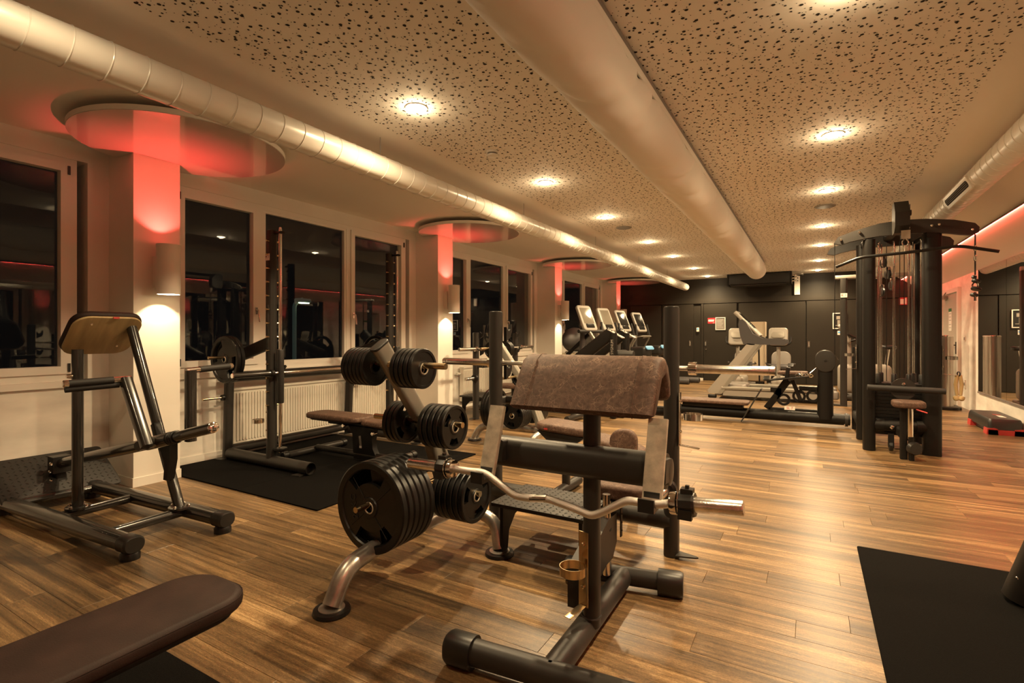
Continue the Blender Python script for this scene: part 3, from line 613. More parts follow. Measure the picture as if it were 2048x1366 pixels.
# ------------------------------------------------------------------ plate tree
def plate_tree(label, O):
    ox, oy = O
    def p(x, y, z): return V((ox + x, oy + y, z))
    t = T('plate_tree', label, 'plate rack', (ox, oy, 0), 'plate trees')
    sp = bend([p(0, -.60, .03), p(0, -.52, .17), p(0, -.30, .20), p(0, .38, .20)], .16, 8)
    b = B(); rings = []
    b.tube(sp, .043, 18); b.go('spine', 'raw_steel', t)
    b = B(); b.tube(bend([p(.33, .31, .03), p(.29, .34, .17), p(.12, .37, .20), p(-.12, .37, .20), p(-.29, .40, .17), p(-.33, .43, .03)], .10, 7), .036, 16); b.go('rear_foot_tube', 'raw_steel', t)
    for q in ((0, -.60), (.335, .305), (-.335, .435)):
        f = B().lathe([(.058, .016), (.058, .024), (.04, .026)], p(q[0], q[1], 0), (0, 0, 1), 28).go('foot_plate', 'raw_steel', t)
        B().lathe([(.082, 0), (.084, .006), (.080, .018), (.058, .020)], p(q[0], q[1], 0), (0, 0, 1), 32).go('rubber_foot', 'black_rubber', f)
    # leaning upright: twin struts below, flat folded plate above
    for sx in (-1, 1): B().beam(p(sx*.055, .34, .20), p(sx*.03, .16, .62), .05, .022, .008).go('lower_strut', 'silver_paint', t)
    b = B(); top = p(0, -.30, 1.20); mid = p(0, .12, .66); low = p(0, .30, .22)
    rr_ = [(low, .075, .10), (p(0, .13, .62), .085, .10), (mid, .075, .085), (top, .052, .105)]
    rings = []
    for c, w, h in rr_:
        d = (top - low).normalized(); y = V((1, 0, 0)).cross(d).normalized(); rings.append([c + V((1, 0, 0))*a + y*q for a, q in rrect(w, h, .024, 4)])
    b.loops(rings); b.go('upright', 'silver_paint', t)
    B().pad(top + V((0, 0, -.004)), (1, 0, 0), (top - low).normalized().cross(V((1, 0, 0))) * 1, .058, .112, .025, .014, .004).go('top_cap', 'black_plastic', t)
    for x, y, z, L_ in ((1, -.26, 1.105, .385), (-1, -.26, 1.105, .30), (1, -.02, .785, .31), (-1, -.02, .785, .31), (1, .10, .40, .34), (-1, .10, .40, .34)):
        B().tube([p(0, y, z), p(x*L_, y, z)], .0155 if z > .5 else .0165, 14).go('peg', 'brass_steel', t)
    B().tube([p(0, .20, .42), p(0, -.46, .42)], .0145, 14).go('peg', 'brass_steel', t)
    B().beam(p(0, -.12, .20), p(0, -.12, .24), .05, .12).go('peg_stop', 'black_plastic', t)
    return t
O1 = (-1.872, 2.20)
TR1 = plate_tree('grey steel plate tree loaded with black plates, nearest the middle', O1)
G1 = 'plates on the nearer plate tree'
stack('2', (O1[0] + .255, O1[1] - .26, 1.09), (1, 0, 0), 5, 'the top right peg of the nearer tree', G1, .006, 1)
stack('2', (O1[0] - .22, O1[1] - .26, 1.09), (-1, 0, 0), 6, 'the top left peg of the nearer tree', G1, .004, 2)
stack('5', (O1[0] + .265, O1[1] - .02, .77), (1, 0, 0), 5, 'the middle right peg of the nearer tree', G1, .008, 3)
stack('5', (O1[0] - .15, O1[1] - .02, .77), (-1, 0, 0), 3, 'the middle left peg of the nearer tree', G1, .006, 4)
stack('10', (O1[0] + .32, O1[1] + .10, .385), (1, 0, 0), 6, 'the low right peg of the nearer tree', G1, .006, 5)
stack('10', (O1[0] - .30, O1[1] + .10, .385), (-1, 0, 0), 4, 'the low left peg of the nearer tree', G1, .006, 6)
stack('20', (O1[0], O1[1] - .375, .405), (0, -1, 0), 6, 'the front peg of the nearer tree', G1, .004, 7)
fp = FIRST[0]; fp.rotation_mode = 'QUATERNION'
x, y, d = frame((0, -1, 0)); ang_ = math.radians(100)
fp.matrix_world = Matrix.Translation(fp.matrix_world.translation) @ Matrix((x, y, d)).transposed().to_4x4() @ Matrix.Rotation(math.radians(10), 4, 'Z')
tb = text_b('20KG', .052, (-.105, .01, .0118), (0, 1, 0), (-1, 0, 0), .0012); me = tb.mesh('embossed_weight'); me.materials.append(MATS['black_plastic'])
o = bpy.data.objects.new('embossed_weight', me); C.objects.link(o); o.parent = fp
for a in (30, 120, 210, 300):
    ca, sa = math.cos(math.radians(a)), math.sin(math.radians(a)); me = B().beam((ca*.055, sa*.055, .0110), (ca*.175, sa*.175, .0110), .004, .003, .001).mesh('rib'); me.materials.append(MATS['black_rubber']); o = bpy.data.objects.new('rib', me); C.objects.link(o); o.parent = fp
bpy.context.view_layer.update()
O2 = (-2.88, 5.1)
dup(TR1, (O2[0], O2[1], 0), -PI/2, 'grey steel plate tree further back, beside the second bench press', 'plate trees')
G2 = 'plates on the further plate tree'
def w2(x, y, z): return (O2[0] + y, O2[1] - x, z)
stack('10', w2(.32, .10, .385), (0, -1, 0), 6, 'the near low peg of the further tree', G2, .006, 8)
stack('10', w2(-.30, .10, .385), (0, 1, 0), 5, 'the far low peg of the further tree', G2, .006, 9)
stack('20', w2(0, -.375, .405), (-1, 0, 0), 3, 'the wall side peg of the further tree', G2, .004, 10)
stack('5', w2(-.2, -.02, .77), (0, 1, 0), 4, 'the far middle peg of the further tree', G2, .006, 12)
stack('2', w2(.16, -.26, 1.09), (0, -1, 0), 1, 'the near top peg of the further tree', G2, .006, 13)
stack('2', w2(-.20, -.26, 1.09), (0, 1, 0), 3, 'the far top peg of the further tree', G2, .006, 14)

# ------------------------------------------------------------------ cup holder used on several stations
def cup_holder(par, p, side, m='chrome'):     # p on the post face, side = direction the ring points to
    p = V(p); s = V(side).normalized(); u = V((-s.y, s.x, 0))
    h = B().beam(p + s*.004 + V((0, 0, -.17)), p + s*.004 + V((0, 0, .13)), .045, .004, .001, up=s).go('holder_plate', m, par)
    c = p + s*.075; n = 32; vs = []; 
    rr = B(); rings = [[c + (s*math.cos(2*PI*k/n) + u*math.sin(2*PI*k/n))*r + V((0, 0, z)) for k in range(n)] for r, z in ((.050, -.017), (.052, -.017), (.052, .017), (.050, .017))]
    rr.loops(rings, closed=True); rr.go('cup_ring', m, h)
    B().beam(p + s*.008 + V((0, 0, -.165)), p + s*.11 + V((0, 0, -.175)), .032, .003, .001).go('cup_rest', m, h)
    bb = B(); bolt(bb, p + s*.006 + V((0, 0, .08)), s); bolt(bb, p + s*.006 + V((0, 0, -.09)), s); bb.go('bolts', m, h)

# ------------------------------------------------------------------ bench press station
def bench_press(label, X0, Y0, hgt=1.41, full=True):
    def p(x, y, z): return V((X0 + x, Y0 + y, z))
    t = T('bench_press', label, 'bench press', (X0, Y0, 0), 'bench press stations')
    hw = .59
    for s_ in (-1, 1):
        po = B().beam(p(s_*hw, 0, .004), p(s_*hw, 0, hgt), .082, .094, .036, up=(0, 1, 0), n=5).go('post', 'charcoal', t)
        B().pad(p(s_*hw, 0, hgt - .002), (1, 0, 0), (0, 1, 0), .078, .09, .036, .008, .004).go('post_cap', 'black_plastic', po)
        out = [(0, -.04), (s_*.10, -.012), (s_*.115, 0), (s_*.10, .012), (0, .04)]
        B().loops([[p(s_*(hw + .035), -.02, z) + V((q[0], q[1], 0)) for q in (out if s_ > 0 else out[::-1])] for z in (.018, .026)]).go('floor_tab', 'charcoal', po)
        for z, w in ((1.00, .0), (1.26, .0)):
            B().prism([(0, -.05), (.055, -.02), (.075, .02), (.075, .07), (.062, .07), (.055, .035), (.03, .02), (0, .05)], p(s_*(hw - .048), .045, z), (0, 1, 0), (0, 0, 1), .022).go('bar_hook', 'black_plastic', po)
        if not full:
            pl = B().tube([p(s_*hw, -.02, .40), p(s_*(hw - .03), -.27, .37)], .024, 16).go('storage_peg', 'worn_chrome', t); B().lathe([(.05, 0), (.05, .03), (.036, .04)], p(s_*(hw - .004), -.055, .396), (0, -1, -.1), 20).go('peg_collar', 'black_rubber', pl)
            continue
        pl = B().tube([p(s_*hw, .02, .62), p(s_*(hw + .30), .02, .62)], .024, 16).go('storage_peg', 'worn_chrome', t); B().lathe([(.055, 0), (.055, .03), (.04, .04)], p(s_*(hw + .045), .02, .62), (s_, 0, 0), 20).go('peg_collar', 'black_rubber', pl)
    B().tube([p(-hw, .0, .20), p(hw, .0, .20)], .054, 20).go('lower_cross_tube', 'charcoal', t)
    B().tube([p(-hw, .12, .80), p(hw, .12, .80)], .030, 16).go('upper_cross_tube', 'charcoal', t)
    for s_ in (-1, 1): B().beam(p(s_*hw, .04, .80), p(s_*hw, .13, .80), .05, .05).go('cross_tube_bracket', 'charcoal', t)
    if full:
     B().beam(p(0, .03, .20), p(0, 1.35, .20), .07, .09, .03).go('bench_spine', 'charcoal', t)
     B().tube([p(-.32, 1.36, .07), p(.32, 1.36, .07)], .042, 16).go('rear_foot_tube', 'charcoal', t); B().beam(p(0, 1.34, .06), p(0, 1.30, .22), .07, .07).go('rear_upright', 'charcoal', t)
     for y in (.32, 1.02): B().beam(p(0, y, .22), p(0, y, .43), .06, .08, .02).go('bench_support', 'charcoal', t)
     B().pad(p(0, .62, .43), (1, 0, 0), (0, 1, 0), .30, 1.16, .10, .065, .022).go('bench_pad', 'leather', t)
    # spotter step of tread plate in front of the lower tube
    sp = B().pad(p(.0, -.30, .276), (1, 0, 0), (0, 1, 0), .62, .42, .01, .022, .004).go('step_plate', 'tread_plate', t)
    lz = B(); k = 0
    for i in range(17):
        for j in range(12):
            q = V((-.29 + i*.036, -.20 + j*.036, 0)); a = (PI/4) * (1 if (i + j) % 2 else -1); d = V((math.cos(a), math.sin(a), 0))*.011; e = V((-d.y, d.x, 0))*.3; c = p(.0, -.30, .2985) + q
            lz.add([c - d, c + e, c + d, c - e, c + V((0, 0, .004))], [(0, 1, 4), (1, 2, 4), (2, 3, 4), (3, 0, 4)])
    lz.go('tread_studs', 'tread_plate', sp)['kind'] = 'stuff'
    for s_ in (-1, 1): B().prism([(-.20, 0), (-.15, 0), (-.13, .13), (-.06, .20), (.0, .215), (.05, .19), (.10, .215), (.21, .22), (.21, .272), (-.20, .272)], p(.0 + s_*.24, -.30, 0.003), (0, 1, 0), (0, 0, 1), .02).go('step_leg', 'black_powder', t)
    B().beam(p(0, -.1, .24), p(0, -.04, .22), .3, .04).go('step_bracket', 'charcoal', t)
    return t
BP = bench_press('charcoal bench press station with a bare bar, behind the curl bench', -1.275, 2.99, 1.41, False)
cup_holder(BP, (-.685 + .045, 2.98, .80), (1, -.05, 0))
def olympic_bar(label, c, along, L_=2.2, z=1.065):
    c = V(c); d = V(along).normalized(); t = T('barbell', label, 'barbell', (c.x, c.y, z), 'long barbells'); P = lambda s_: V((c.x, c.y, z)) + d*s_
    B().tube([P(-.66), P(.66)], .0143, 16).go('shaft', 'knurl', t)
    for s_ in (-1, 1):
        sl = B().lathe([(.0245, .70), (.0245, L_/2 - .004), (.022, L_/2)], (c.x, c.y, z), d*s_, 24).go('sleeve', 'worn_chrome', t)
        B().lathe([(.028, .655), (.037, .658), (.037, .70), (.032, .702)], (c.x, c.y, z), d*s_, 24).go('collar', 'chrome', sl)
        B().ring((c + V((0, 0, 0)))*1 + V((0, 0, z - c.z)) + d*s_*(L_/2 - .03), d, .0246, .0015, 24, 6).go('end_ring', 'chrome', sl)
    return t
olympic_bar('long chrome barbell resting on the nearer bench press station', (-1.26, 3.055, 0), (1, 0, 0), 2.2, 1.062)
BP2 = bench_press('charcoal bench press station further back by the window wall', -4.33, 6.97, 1.29); BP2.rotation_euler = (0, 0, -PI/2)
olympic_bar('long chrome barbell on the further bench press station', (-4.27, 6.97, 0), (0, 1, 0), 2.2, 1.055)
# bench behind the front station: padded seat with raised end pads
t = T('incline_bench', 'brown padded bench with dark underside behind the curl bench', 'bench', (-1.45, 3.75, 0))
B().pad((-1.66, 3.72, .50), (1, 0, -.06), (0, 1, 0), .44, .30, .07, .062, .02).go('seat_pad', 'leather', t)
B().prism([(-1.86, .508), (-1.46, .484), (-1.52, .44), (-1.68, .40), (-1.75, .42)], (0, 3.72, 0), (1, 0, 0), (0, 0, 1), .26).go('seat_shell', 'black_plastic', t)
B().pad((-1.25, 3.72, .40), (1, 0, -.22), (0, 1, 0), .40, .26, .07, .06, .02).go('back_pad', 'leather', t)
B().pad((-1.17, 3.66, .45), (1, 0, .06), (0, 0, 1), .20, .25, .085, .07, .02).go('end_roll', 'leather', t)
B().beam((-1.75, 3.75, .33), (-1.05, 3.75, .33), .06, .08, .02).go('frame_rail', 'charcoal', t)
for x in (-1.68, -1.12): B().beam((x, 3.75, .05), (x, 3.75, .42), .06, .06, .02).go('leg', 'charcoal', t); B().tube([(x, 3.5, .045), (x, 4.0, .045)], .04, 14).go('foot_tube', 'charcoal', t)
B().box((-1.77, 3.565, .53), (.03, .004, .012)).go('fabric_tag', 'red_plastic', t)

# ------------------------------------------------------------------ preacher curl bench
t = T('curl_bench', 'charcoal arm curl bench with a brown leather arm pad in front', 'bench', (-.78, 2.0, 0)); CB = t
R_ = .047
B().tube([(-1.13, 1.595, .062), (-.42, 1.66, .062)], R_, 22).go('front_foot_tube', 'charcoal', t)
B().tube([(-.79, 1.62, .062), (-.80, 2.47, .062)], R_, 22).go('spine', 'charcoal', t)
B().tube([(-1.02, 2.44, .062), (-.60, 2.52, .062)], R_*.92, 22).go('rear_foot_tube', 'charcoal', t)
for a, d in (((-1.145, 1.594, .062), (-.06, -.005, 0)), ((-.40, 1.662, .062), (.06, .005, 0)), ((-1.03, 2.438, .062), (-.06, -.01, 0)), ((-.585, 2.523, .062), (.06, .01, 0))):
    a = V(a); d = V(d); x = V((0, 0, 1)).cross(d).normalized(); e = B(); o_ = rrect(.108, .118, .045, 5); e.loops([[a - d*.9 + x*q + V((0, 0, w - .004)) for q, w in o_], [a + d*.75 + x*q + V((0, 0, w - .004)) for q, w in o_], [a + d + x*q*.86 + V((0, 0, w*.86 - .004)) for q, w in o_]]); e.go('end_cap', 'black_plastic', t)
mp = B().beam((-.772, 1.98, .07), (-.772, 1.98, 1.04), .066, .075, .03, up=(0, 1, 0), n=5).go('main_post', 'charcoal', t)
B().ring((-.775, 1.98, .108), (0, 0, 1), .037, .006, 24, 6).go('weld', 'charcoal', t)
B().beam((-1.19, 1.955, .742), (-.465, 1.955, .742), .11, .132, .05, n=5).go('cross_tube', 'charcoal', t)
for x, s_ in ((-1.192, -1), (-.462, 1)): B().lathe([(.052, 0), (.05, .012), (.03, .016)], (x, 1.955, .742), (s_, 0, 0), 22).go('tube_cap', 'black_plastic', t)
for x in (-1.163, -.478):
    B().beam((x, 1.885, .948), (x, 1.795, .672), .07, .020, .003, up=(0, 1, .3)).go('bar_cradle', 'brushed_steel', t)
    B().prism([(1.805, .705), (1.805, .655), (1.715, .655), (1.715, .70), (1.725, .70), (1.732, .670), (1.788, .670), (1.79, .705)], (x, 0, 0), (0, 1, 0), (0, 0, 1), .055).go('cradle_hook', 'black_plastic', t)
    B().beam((x, 1.87, .76), (x, 1.95, .75), .06, .09).go('cradle_bracket', 'charcoal', t)
# arm pad: one cushion folded over the top
prof = [(1.845, .965), (1.865, .945), (1.905, .945), (1.945, .985), (2.005, 1.075), (2.05, 1.085), (2.075, 1.05), (2.085, 1.00), (2.115, .985), (2.145, 1.005), (2.14, 1.07), (2.105, 1.135), (2.055, 1.168), (2.005, 1.170), (1.965, 1.150), (1.92, 1.085)]
cy = 2.0; cz = 1.07; rings = []
for x, k in ((-1.092, .0), (-1.088, .5), (-1.078, .82), (-1.06, .97), (-1.04, 1), (-.545, 1), (-.525, .97), (-.505, .82), (-.495, .5), (-.491, .0)):
    ins = (1 - k)*.022; ring = []
    m_ = len(prof)
    for i in range(m_):
        a = V((0, *prof[i - 1])); b_ = V((0, *prof[i])); c_ = V((0, *prof[(i + 1) % m_])); tn = (c_ - a).normalized(); nr = V((0, -tn.z, tn.y)); ring.append(V((x, b_.y + nr.y*ins, b_.z + nr.z*ins)))
    rings.append(ring)
ap = B().loops(rings).go('arm_pad', 'leather', t, ang=75)
for x in (-1.015, -.570):
    pts = [V((x, *q)) + V((0, q[0] - cy, q[1] - cz))*.012 for q in prof[11:] + prof[:2]]; B().tube(bend(pts, .01), .0016, 6).go('seam', 'leather', ap)
B().beam((-.95, 2.04, 1.02), (-.60, 2.04, 1.02), .06, .03).go('pad_carrier', 'black_powder', t)
sp_ = B().beam((-.862, 2.39, .08), (-.862, 2.39, .42), .045, .05, .008, up=(0, 1, 0)).go('seat_post', 'black_powder', t)
B().tube([(-.835, 2.33, .12), (-.835, 2.33, .50)], .019, 16).go('seat_slide', 'chrome', t); B().ring((-.835, 2.33, .335), (0, 0, 1), .021, .006, 20, 6).go('slide_collar', 'black_plastic', t)
B().prism([(1.99, .25), (2.30, .36), (2.42, .36), (2.42, .22), (2.36, .16), (2.28, .16), (1.99, .08)], (-.85, 0, .03), (0, 1, 0), (0, 0, 1), .07).go('gusset', 'charcoal', t)
st_ = B().beam((-.80, 2.44, .27), (-.80, 2.44, .50), .006, .026, .003, up=(0, 1, 0)).go('adjusting_bar', 'black_powder', t)
for k in range(5): B().lathe([(.0045, 0), (.0045, .002)], (-.796, 2.44, .30 + k*.04), (1, 0, 0), 8).go('adjusting_hole', 'hole_black', st_)
B().pad((-.83, 2.56, .455), (1, 0, 0), (0, 1, 0), .34, .36, .09, .07, .02).go('seat_pad', 'leather', t); B().pad((-.83, 2.56, .443), (1, 0, 0), (0, 1, 0), .3, .32, .08, .014, .003).go('seat_board', 'black_powder', t); B().beam((-.83, 2.32, .44), (-.83, 2.6, .44), .05, .03).go('seat_carrier', 'black_powder', t)
cup_holder(t, (-.79, 1.94, .33), (-.25, -1, 0), 'brass_steel')
# curl bar on the cradles
t = T('curl_bar', 'zigzag chrome curl bar with black clamp collars on the curl bench', 'barbell', (-.87, 1.75, .63))
Yb = 1.755
path = [(-1.34, .668), (-1.22, .668), (-1.165, .672), (-1.135, .667), (-1.005, .600), (-.945, .601), (-.862, .612), (-.745, .592), (-.685, .577), (-.645, .598), (-.555, .655), (-.520, .655), (-.462, .655), (-.415, .665), (-.36, .685)]
path = [(x, Yb, z + .02) for x, z in path]
B().tube(bend(path, .025, 4), .0145, 14).go('bent_shaft', 'knurl', t)
for a, b_ in (((-.935, Yb, .6215), (-.865, Yb, .632)), ): B().tube([a, b_], .0149, 14).go('smooth_section', 'chrome', t)
for x0, x1, z0, z1, s_ in ((-1.31, -1.545, .688, .682, -1), (-.395, -.18, .692, .708, 1)):
    a = V((x0, Yb, z0)); e = V((x1, Yb, z1)); d = (e - a).normalized()
    sl = B().lathe([(.022, 0), (.025, .004), (.025, (e - a).length - .003), (.023, (e - a).length)], a, d, 26).go('sleeve', 'worn_chrome', t)
    B().lathe([(.016, -.012), (.036, -.010), (.038, -.004), (.038, .012), (.030, .014)], a, d, 28).go('inner_collar', 'chrome', t)
    jw = B(); jw.lathe([(.0255, .018), (.040, .018), (.042, .024), (.042, .062), (.038, .070), (.0255, .070)], a, d, 12); c = a + d*.044
    jw.box(c + V((0, 0, .044)), (.04, .034, .016)); jw.box(c + V((0, -.035, -.025)), (.044, .022, .03)); cj = jw.go('clamp_collar', 'black_plastic', t, ang=20)
    B().ring(a + d*.020, d, .041, .0025, 24, 6).go('clamp_ring', 'chrome', cj); B().box(c + V((.0, 0, .056)), (.012, .012, .012)).go('clamp_catch', 'black_plastic', cj)
# ------------------------------------------------------------------ chest supported row machine
t = T('row_machine', 'glossy black chest supported rowing machine beside the nearest pillar', 'exercise machine', (-4.05, 1.63, 0))
def oval(b, p0, p1, w=.105, h=.085): return b.beam(p0, p1, w, h, .04, n=6)
RA = (V((-4.88, 1.325, .085)), V((-3.31, 1.415, .085))); RB = (V((-4.80, 1.815, .085)), V((-3.25, 1.905, .085)))
for a, e in (RA, RB):
    oval(B(), a, e).go('base_rail', 'gloss_black', t); d = (e - a).normalized()
    for q, s_ in ((e, 1), (a, -1)):
        cp = B(); x = V((0, 0, 1)).cross(d).normalized(); o_ = rrect(.115, .094, .044, 6); cp.loops([[q - d*s_*.03 + x*u + V((0, 0, w)) for u, w in o_], [q + d*s_*.05 + x*u + V((0, 0, w)) for u, w in o_], [q + d*s_*.062 + x*u*.85 + V((0, 0, w*.85)) for u, w in o_]]); cp.go('end_cap', 'black_plastic', t)
        B().lathe([(.05, 0), (.05, .03), (.04, .045)], V((q.x, q.y, 0)) + d*s_*.012, (0, 0, 1), 20).go('rubber_foot', 'black_rubber', t)
for (x0, x1) in ((-4.18, -4.22), (-3.58, -3.60)): B().tube([(x0, 1.40, .085), (x1, 1.86, .085)], .030, 16).go('cross_tube', 'gloss_black', t)
B().tube([(-4.78, 1.35, .085), (-4.74, 1.80, .085)], .030, 16).go('cross_tube', 'gloss_black', t)
def post(p0, p1, r):
    p = B().tube([p0, p1], r, 20).go('post', 'gloss_black', t); p0 = V(p0)
    fl_ = B().lathe([(.068, .112), (.068, .125), (.060, .127)], (p0.x, p0.y, 0), (0, 0, 1), 26).go('flange', 'gloss_black', p)
    bb = B()
    for a in (0.6, 2.2, 3.7, 5.2): bolt(bb, (p0.x + .052*math.cos(a), p0.y + .052*math.sin(a), .126), (0, 0, 1), .011, .014)
    bb.go('bolts', 'chrome', p)
post((-4.185, 1.495, .10), (-4.185, 1.495, 1.16), .032); post((-3.60, 1.835, .10), (-4.165, 1.79, 1.345), .032)
B().lathe([(.016, 0), (.016, .012), (.012, .03)], (-4.185, 1.465, .985), (0, -1, 0), 12).go('adjusting_knob', 'chrome', t)
# chest pad leaning forward, plywood on its underside
u = V((0, 1, 0)); v = V((.26, 0, .235)).normalized(); nn = u.cross(v)  # facing the user
c0 = V((-4.205, 1.645, 1.245)); nrm = V((-v.z, 0, v.x))
B().pad(c0, (0, 1, 0), v * -1 if V((0, 1, 0)).cross(v).dot(nrm) < 0 else v, .40, .37, .09, .016, .004).go('plywood_back', 'plywood', t)
pd = B().pad(c0 + nrm*.014, (0, 1, 0), v * -1 if V((0, 1, 0)).cross(v).dot(nrm) < 0 else v, .415, .385, .095, .05, .022).go('chest_pad', 'dark_leather', t)
B().box(c0 + v*.188 - nrm*.0 + V((0, .02, 0)), (.006, .035, .012)).go('fabric_tag', 'red_plastic', t)
for q in (-.10, .11): B().lathe([(.008, 0), (.006, .004)], c0 + V((0, q, 0)) + v*(.12 if q < 0 else -.10) - nrm*.0005, -nrm, 12).go('tee_nut', 'chrome', t)
# lever with handles and sleeve
L0 = V((-4.90, 1.64, .285)); L1 = V((-3.53, 1.64, .585)); L2 = V((-2.86, 1.63, .742))
B().tube([L0, L1], .037, 20).go('lever', 'gloss_black', t)
sl = B().tube([L1 - (L2 - L1)*.08, L1 + (L2 - L1)*.32], .040, 20).go('lever_head', 'gloss_black', t)
ws = B().tube([L1 + (L2 - L1)*.3, L2], .031, 20).go('weight_sleeve', 'gloss_black', t)
for k in (.34, .38, .42): B().ring(L1 + (L2 - L1)*k, L2 - L1, .033, .007, 22, 6).go('sleeve_ring', 'black_rubber', ws)
B().lathe([(.031, 0), (.031, .006), (.022, .014), (.008, .016)], L2, L2 - L1, 20).go('sleeve_cap', 'chrome', ws)
hs = B().box(L0, (.10, .11, .12)); hs.go('pivot_block', 'black_plastic', t)
pb = B().beam((-4.90, 1.64, .10), (-4.90, 1.64, .30), .05, .06).go('pivot_stand', 'black_powder', t)
bb = B(); bolt(bb, (-4.86, 1.58, .30), (0, -1, 0), .014, .014); bolt(bb, (-4.88, 1.58, .24), (0, -1, 0), .012, .014); bolt(bb, (-4.88, 1.585, .17), (0, -1, 0), .016, .014); bb.go('bolts', 'chrome', t)
def handle(base, top, gdir, ln):
    a = B().beam(base, top, .062, .062, .018, up=(0, 1, 0)).go('handle_arm', 'gloss_black', t); top = V(top); d = V(gdir).normalized()
    g = B().tube([top - d*.03, top + d*.07], .019, 14).go('handle_tube', 'chrome', a); B().tube([top + d*.06, top + d*ln], .0215, 14).go('grip', 'grip_foam', a)
    B().lathe([(.0215, 0), (.0215, .02), (.016, .026)], top + d*ln, d, 14).go('grip_end', 'chrome', a)
handle((-3.36, 1.53, .60), (-3.62, 1.53, .985), (-.12, -1, -.03), .27)
handle((-3.56, 1.88, .55), (-3.56, 1.88, 1.02), (-.05, 1, .05), .27)
B().tube([(-3.63, 1.50, .955), (-3.665, 1.25, .945)], .020, 14).go('lower_grip', 'grip_foam', t)
B().tube([(-3.40, 1.50, .605), (-3.56, 1.92, .60)], .028, 14).go('handle_cross_tube', 'gloss_black', t)
rest = B().prism([(-.06, 0), (.03, .03), (.06, .0), (.06, -.10), (.02, -.24), (-.02, -.24), (.0, -.10), (-.06, -.05)], (-3.67, 1.80, .54), (1, 0, 0), (0, 0, 1), .05); rest.go('lever_rest', 'black_powder', t)
B().beam((-3.80, 1.78, .66), (-3.74, 1.78, .54), .045, .05).go('lever_rest_hook', 'black_powder', t)
# sloped tread plate platform
plx = V((-5.12 + 4.74, 0, .32 - .085)).normalized(); c_ = V((-4.94, 1.63, .195))
pf = B().pad(c_, plx * -1, (0, -1, 0) if (plx * -1).cross(V((0, -1, 0))).z > 0 else (0, 1, 0), .47, .70, .03, .02, .006).go('foot_platform', 'tread_plate', t)
nz = V((-.53, 0, -.848)); nz = V((plx.z, 0, -plx.x)) if V((plx.z, 0, -plx.x)).z > 0 else V((-plx.z, 0, plx.x)); lz = B()
for i in range(12):
    for j in range(19):
        a = (PI/4)*(1 if (i + j) % 2 else -1); e1, e2 = plx, V((0, 1, 0)); d = (e1*math.cos(a) + e2*math.sin(a))*.013; e = (e2*math.cos(a) - e1*math.sin(a))*.004
        c = c_ + nz*.0205 + e1*(-.20 + i*.036) + e2*(-.325 + j*.036); lz.add([c - d, c + e, c + d, c - e, c + nz*.0045], [(0, 1, 4), (1, 2, 4), (2, 3, 4), (3, 0, 4)])
lz.go('tread_studs', 'tread_plate', pf)['kind'] = 'stuff'
for y in (1.36, 1.90): B().beam((-5.08, y, .03), (-5.08, y, .28), .04, .04).go('platform_leg', 'black_powder', t)
B().beam((-5.08, 1.36, .04), (-5.08, 1.90, .04), .05, .05).go('platform_foot', 'black_powder', t)

# ------------------------------------------------------------------ nearest flat bench (enters the picture at the lower left)
t = T('flat_bench', 'dark brown padded flat bench cut off at the lower left corner', 'bench', (-1.66, .2, 0))
d = V((-.025, 1, 0)).normalized(); x_ = V((d.y, -d.x, 0)); cpad = V((-1.655, .32, .40))
B().pad(cpad, x_, d, .315, 1.36, .105, .05, .02).go('bench_pad', 'dark_leather', t)
pp = [cpad + x_*a*.985 + d*b_*.997 + V((0, 0, .040)) for a, b_ in rrect(.315, 1.36, .105, 8)]; B().tube(pp, .0022, 6, closed=True).go('piping', 'dark_leather', t)
B().pad(cpad - V((0, 0, .014)), x_, d, .28, 1.3, .09, .014, .003).go('pad_board', 'black_powder', t)
B().beam(cpad - d*.5 - V((0, 0, .045)), cpad + d*.25 - V((0, 0, .045)), .06, .06, .02).go('rail', 'charcoal', t)
for s_ in (-.42, .05): q = cpad + d*s_; B().beam((q.x, q.y, .07), (q.x, q.y, .36), .06, .06, .02).go('leg', 'charcoal', t); B().tube([V((q.x, q.y, .055)) - x_*.24, V((q.x, q.y, .055)) + x_*.24], .04, 14).go('foot_tube', 'charcoal', t)

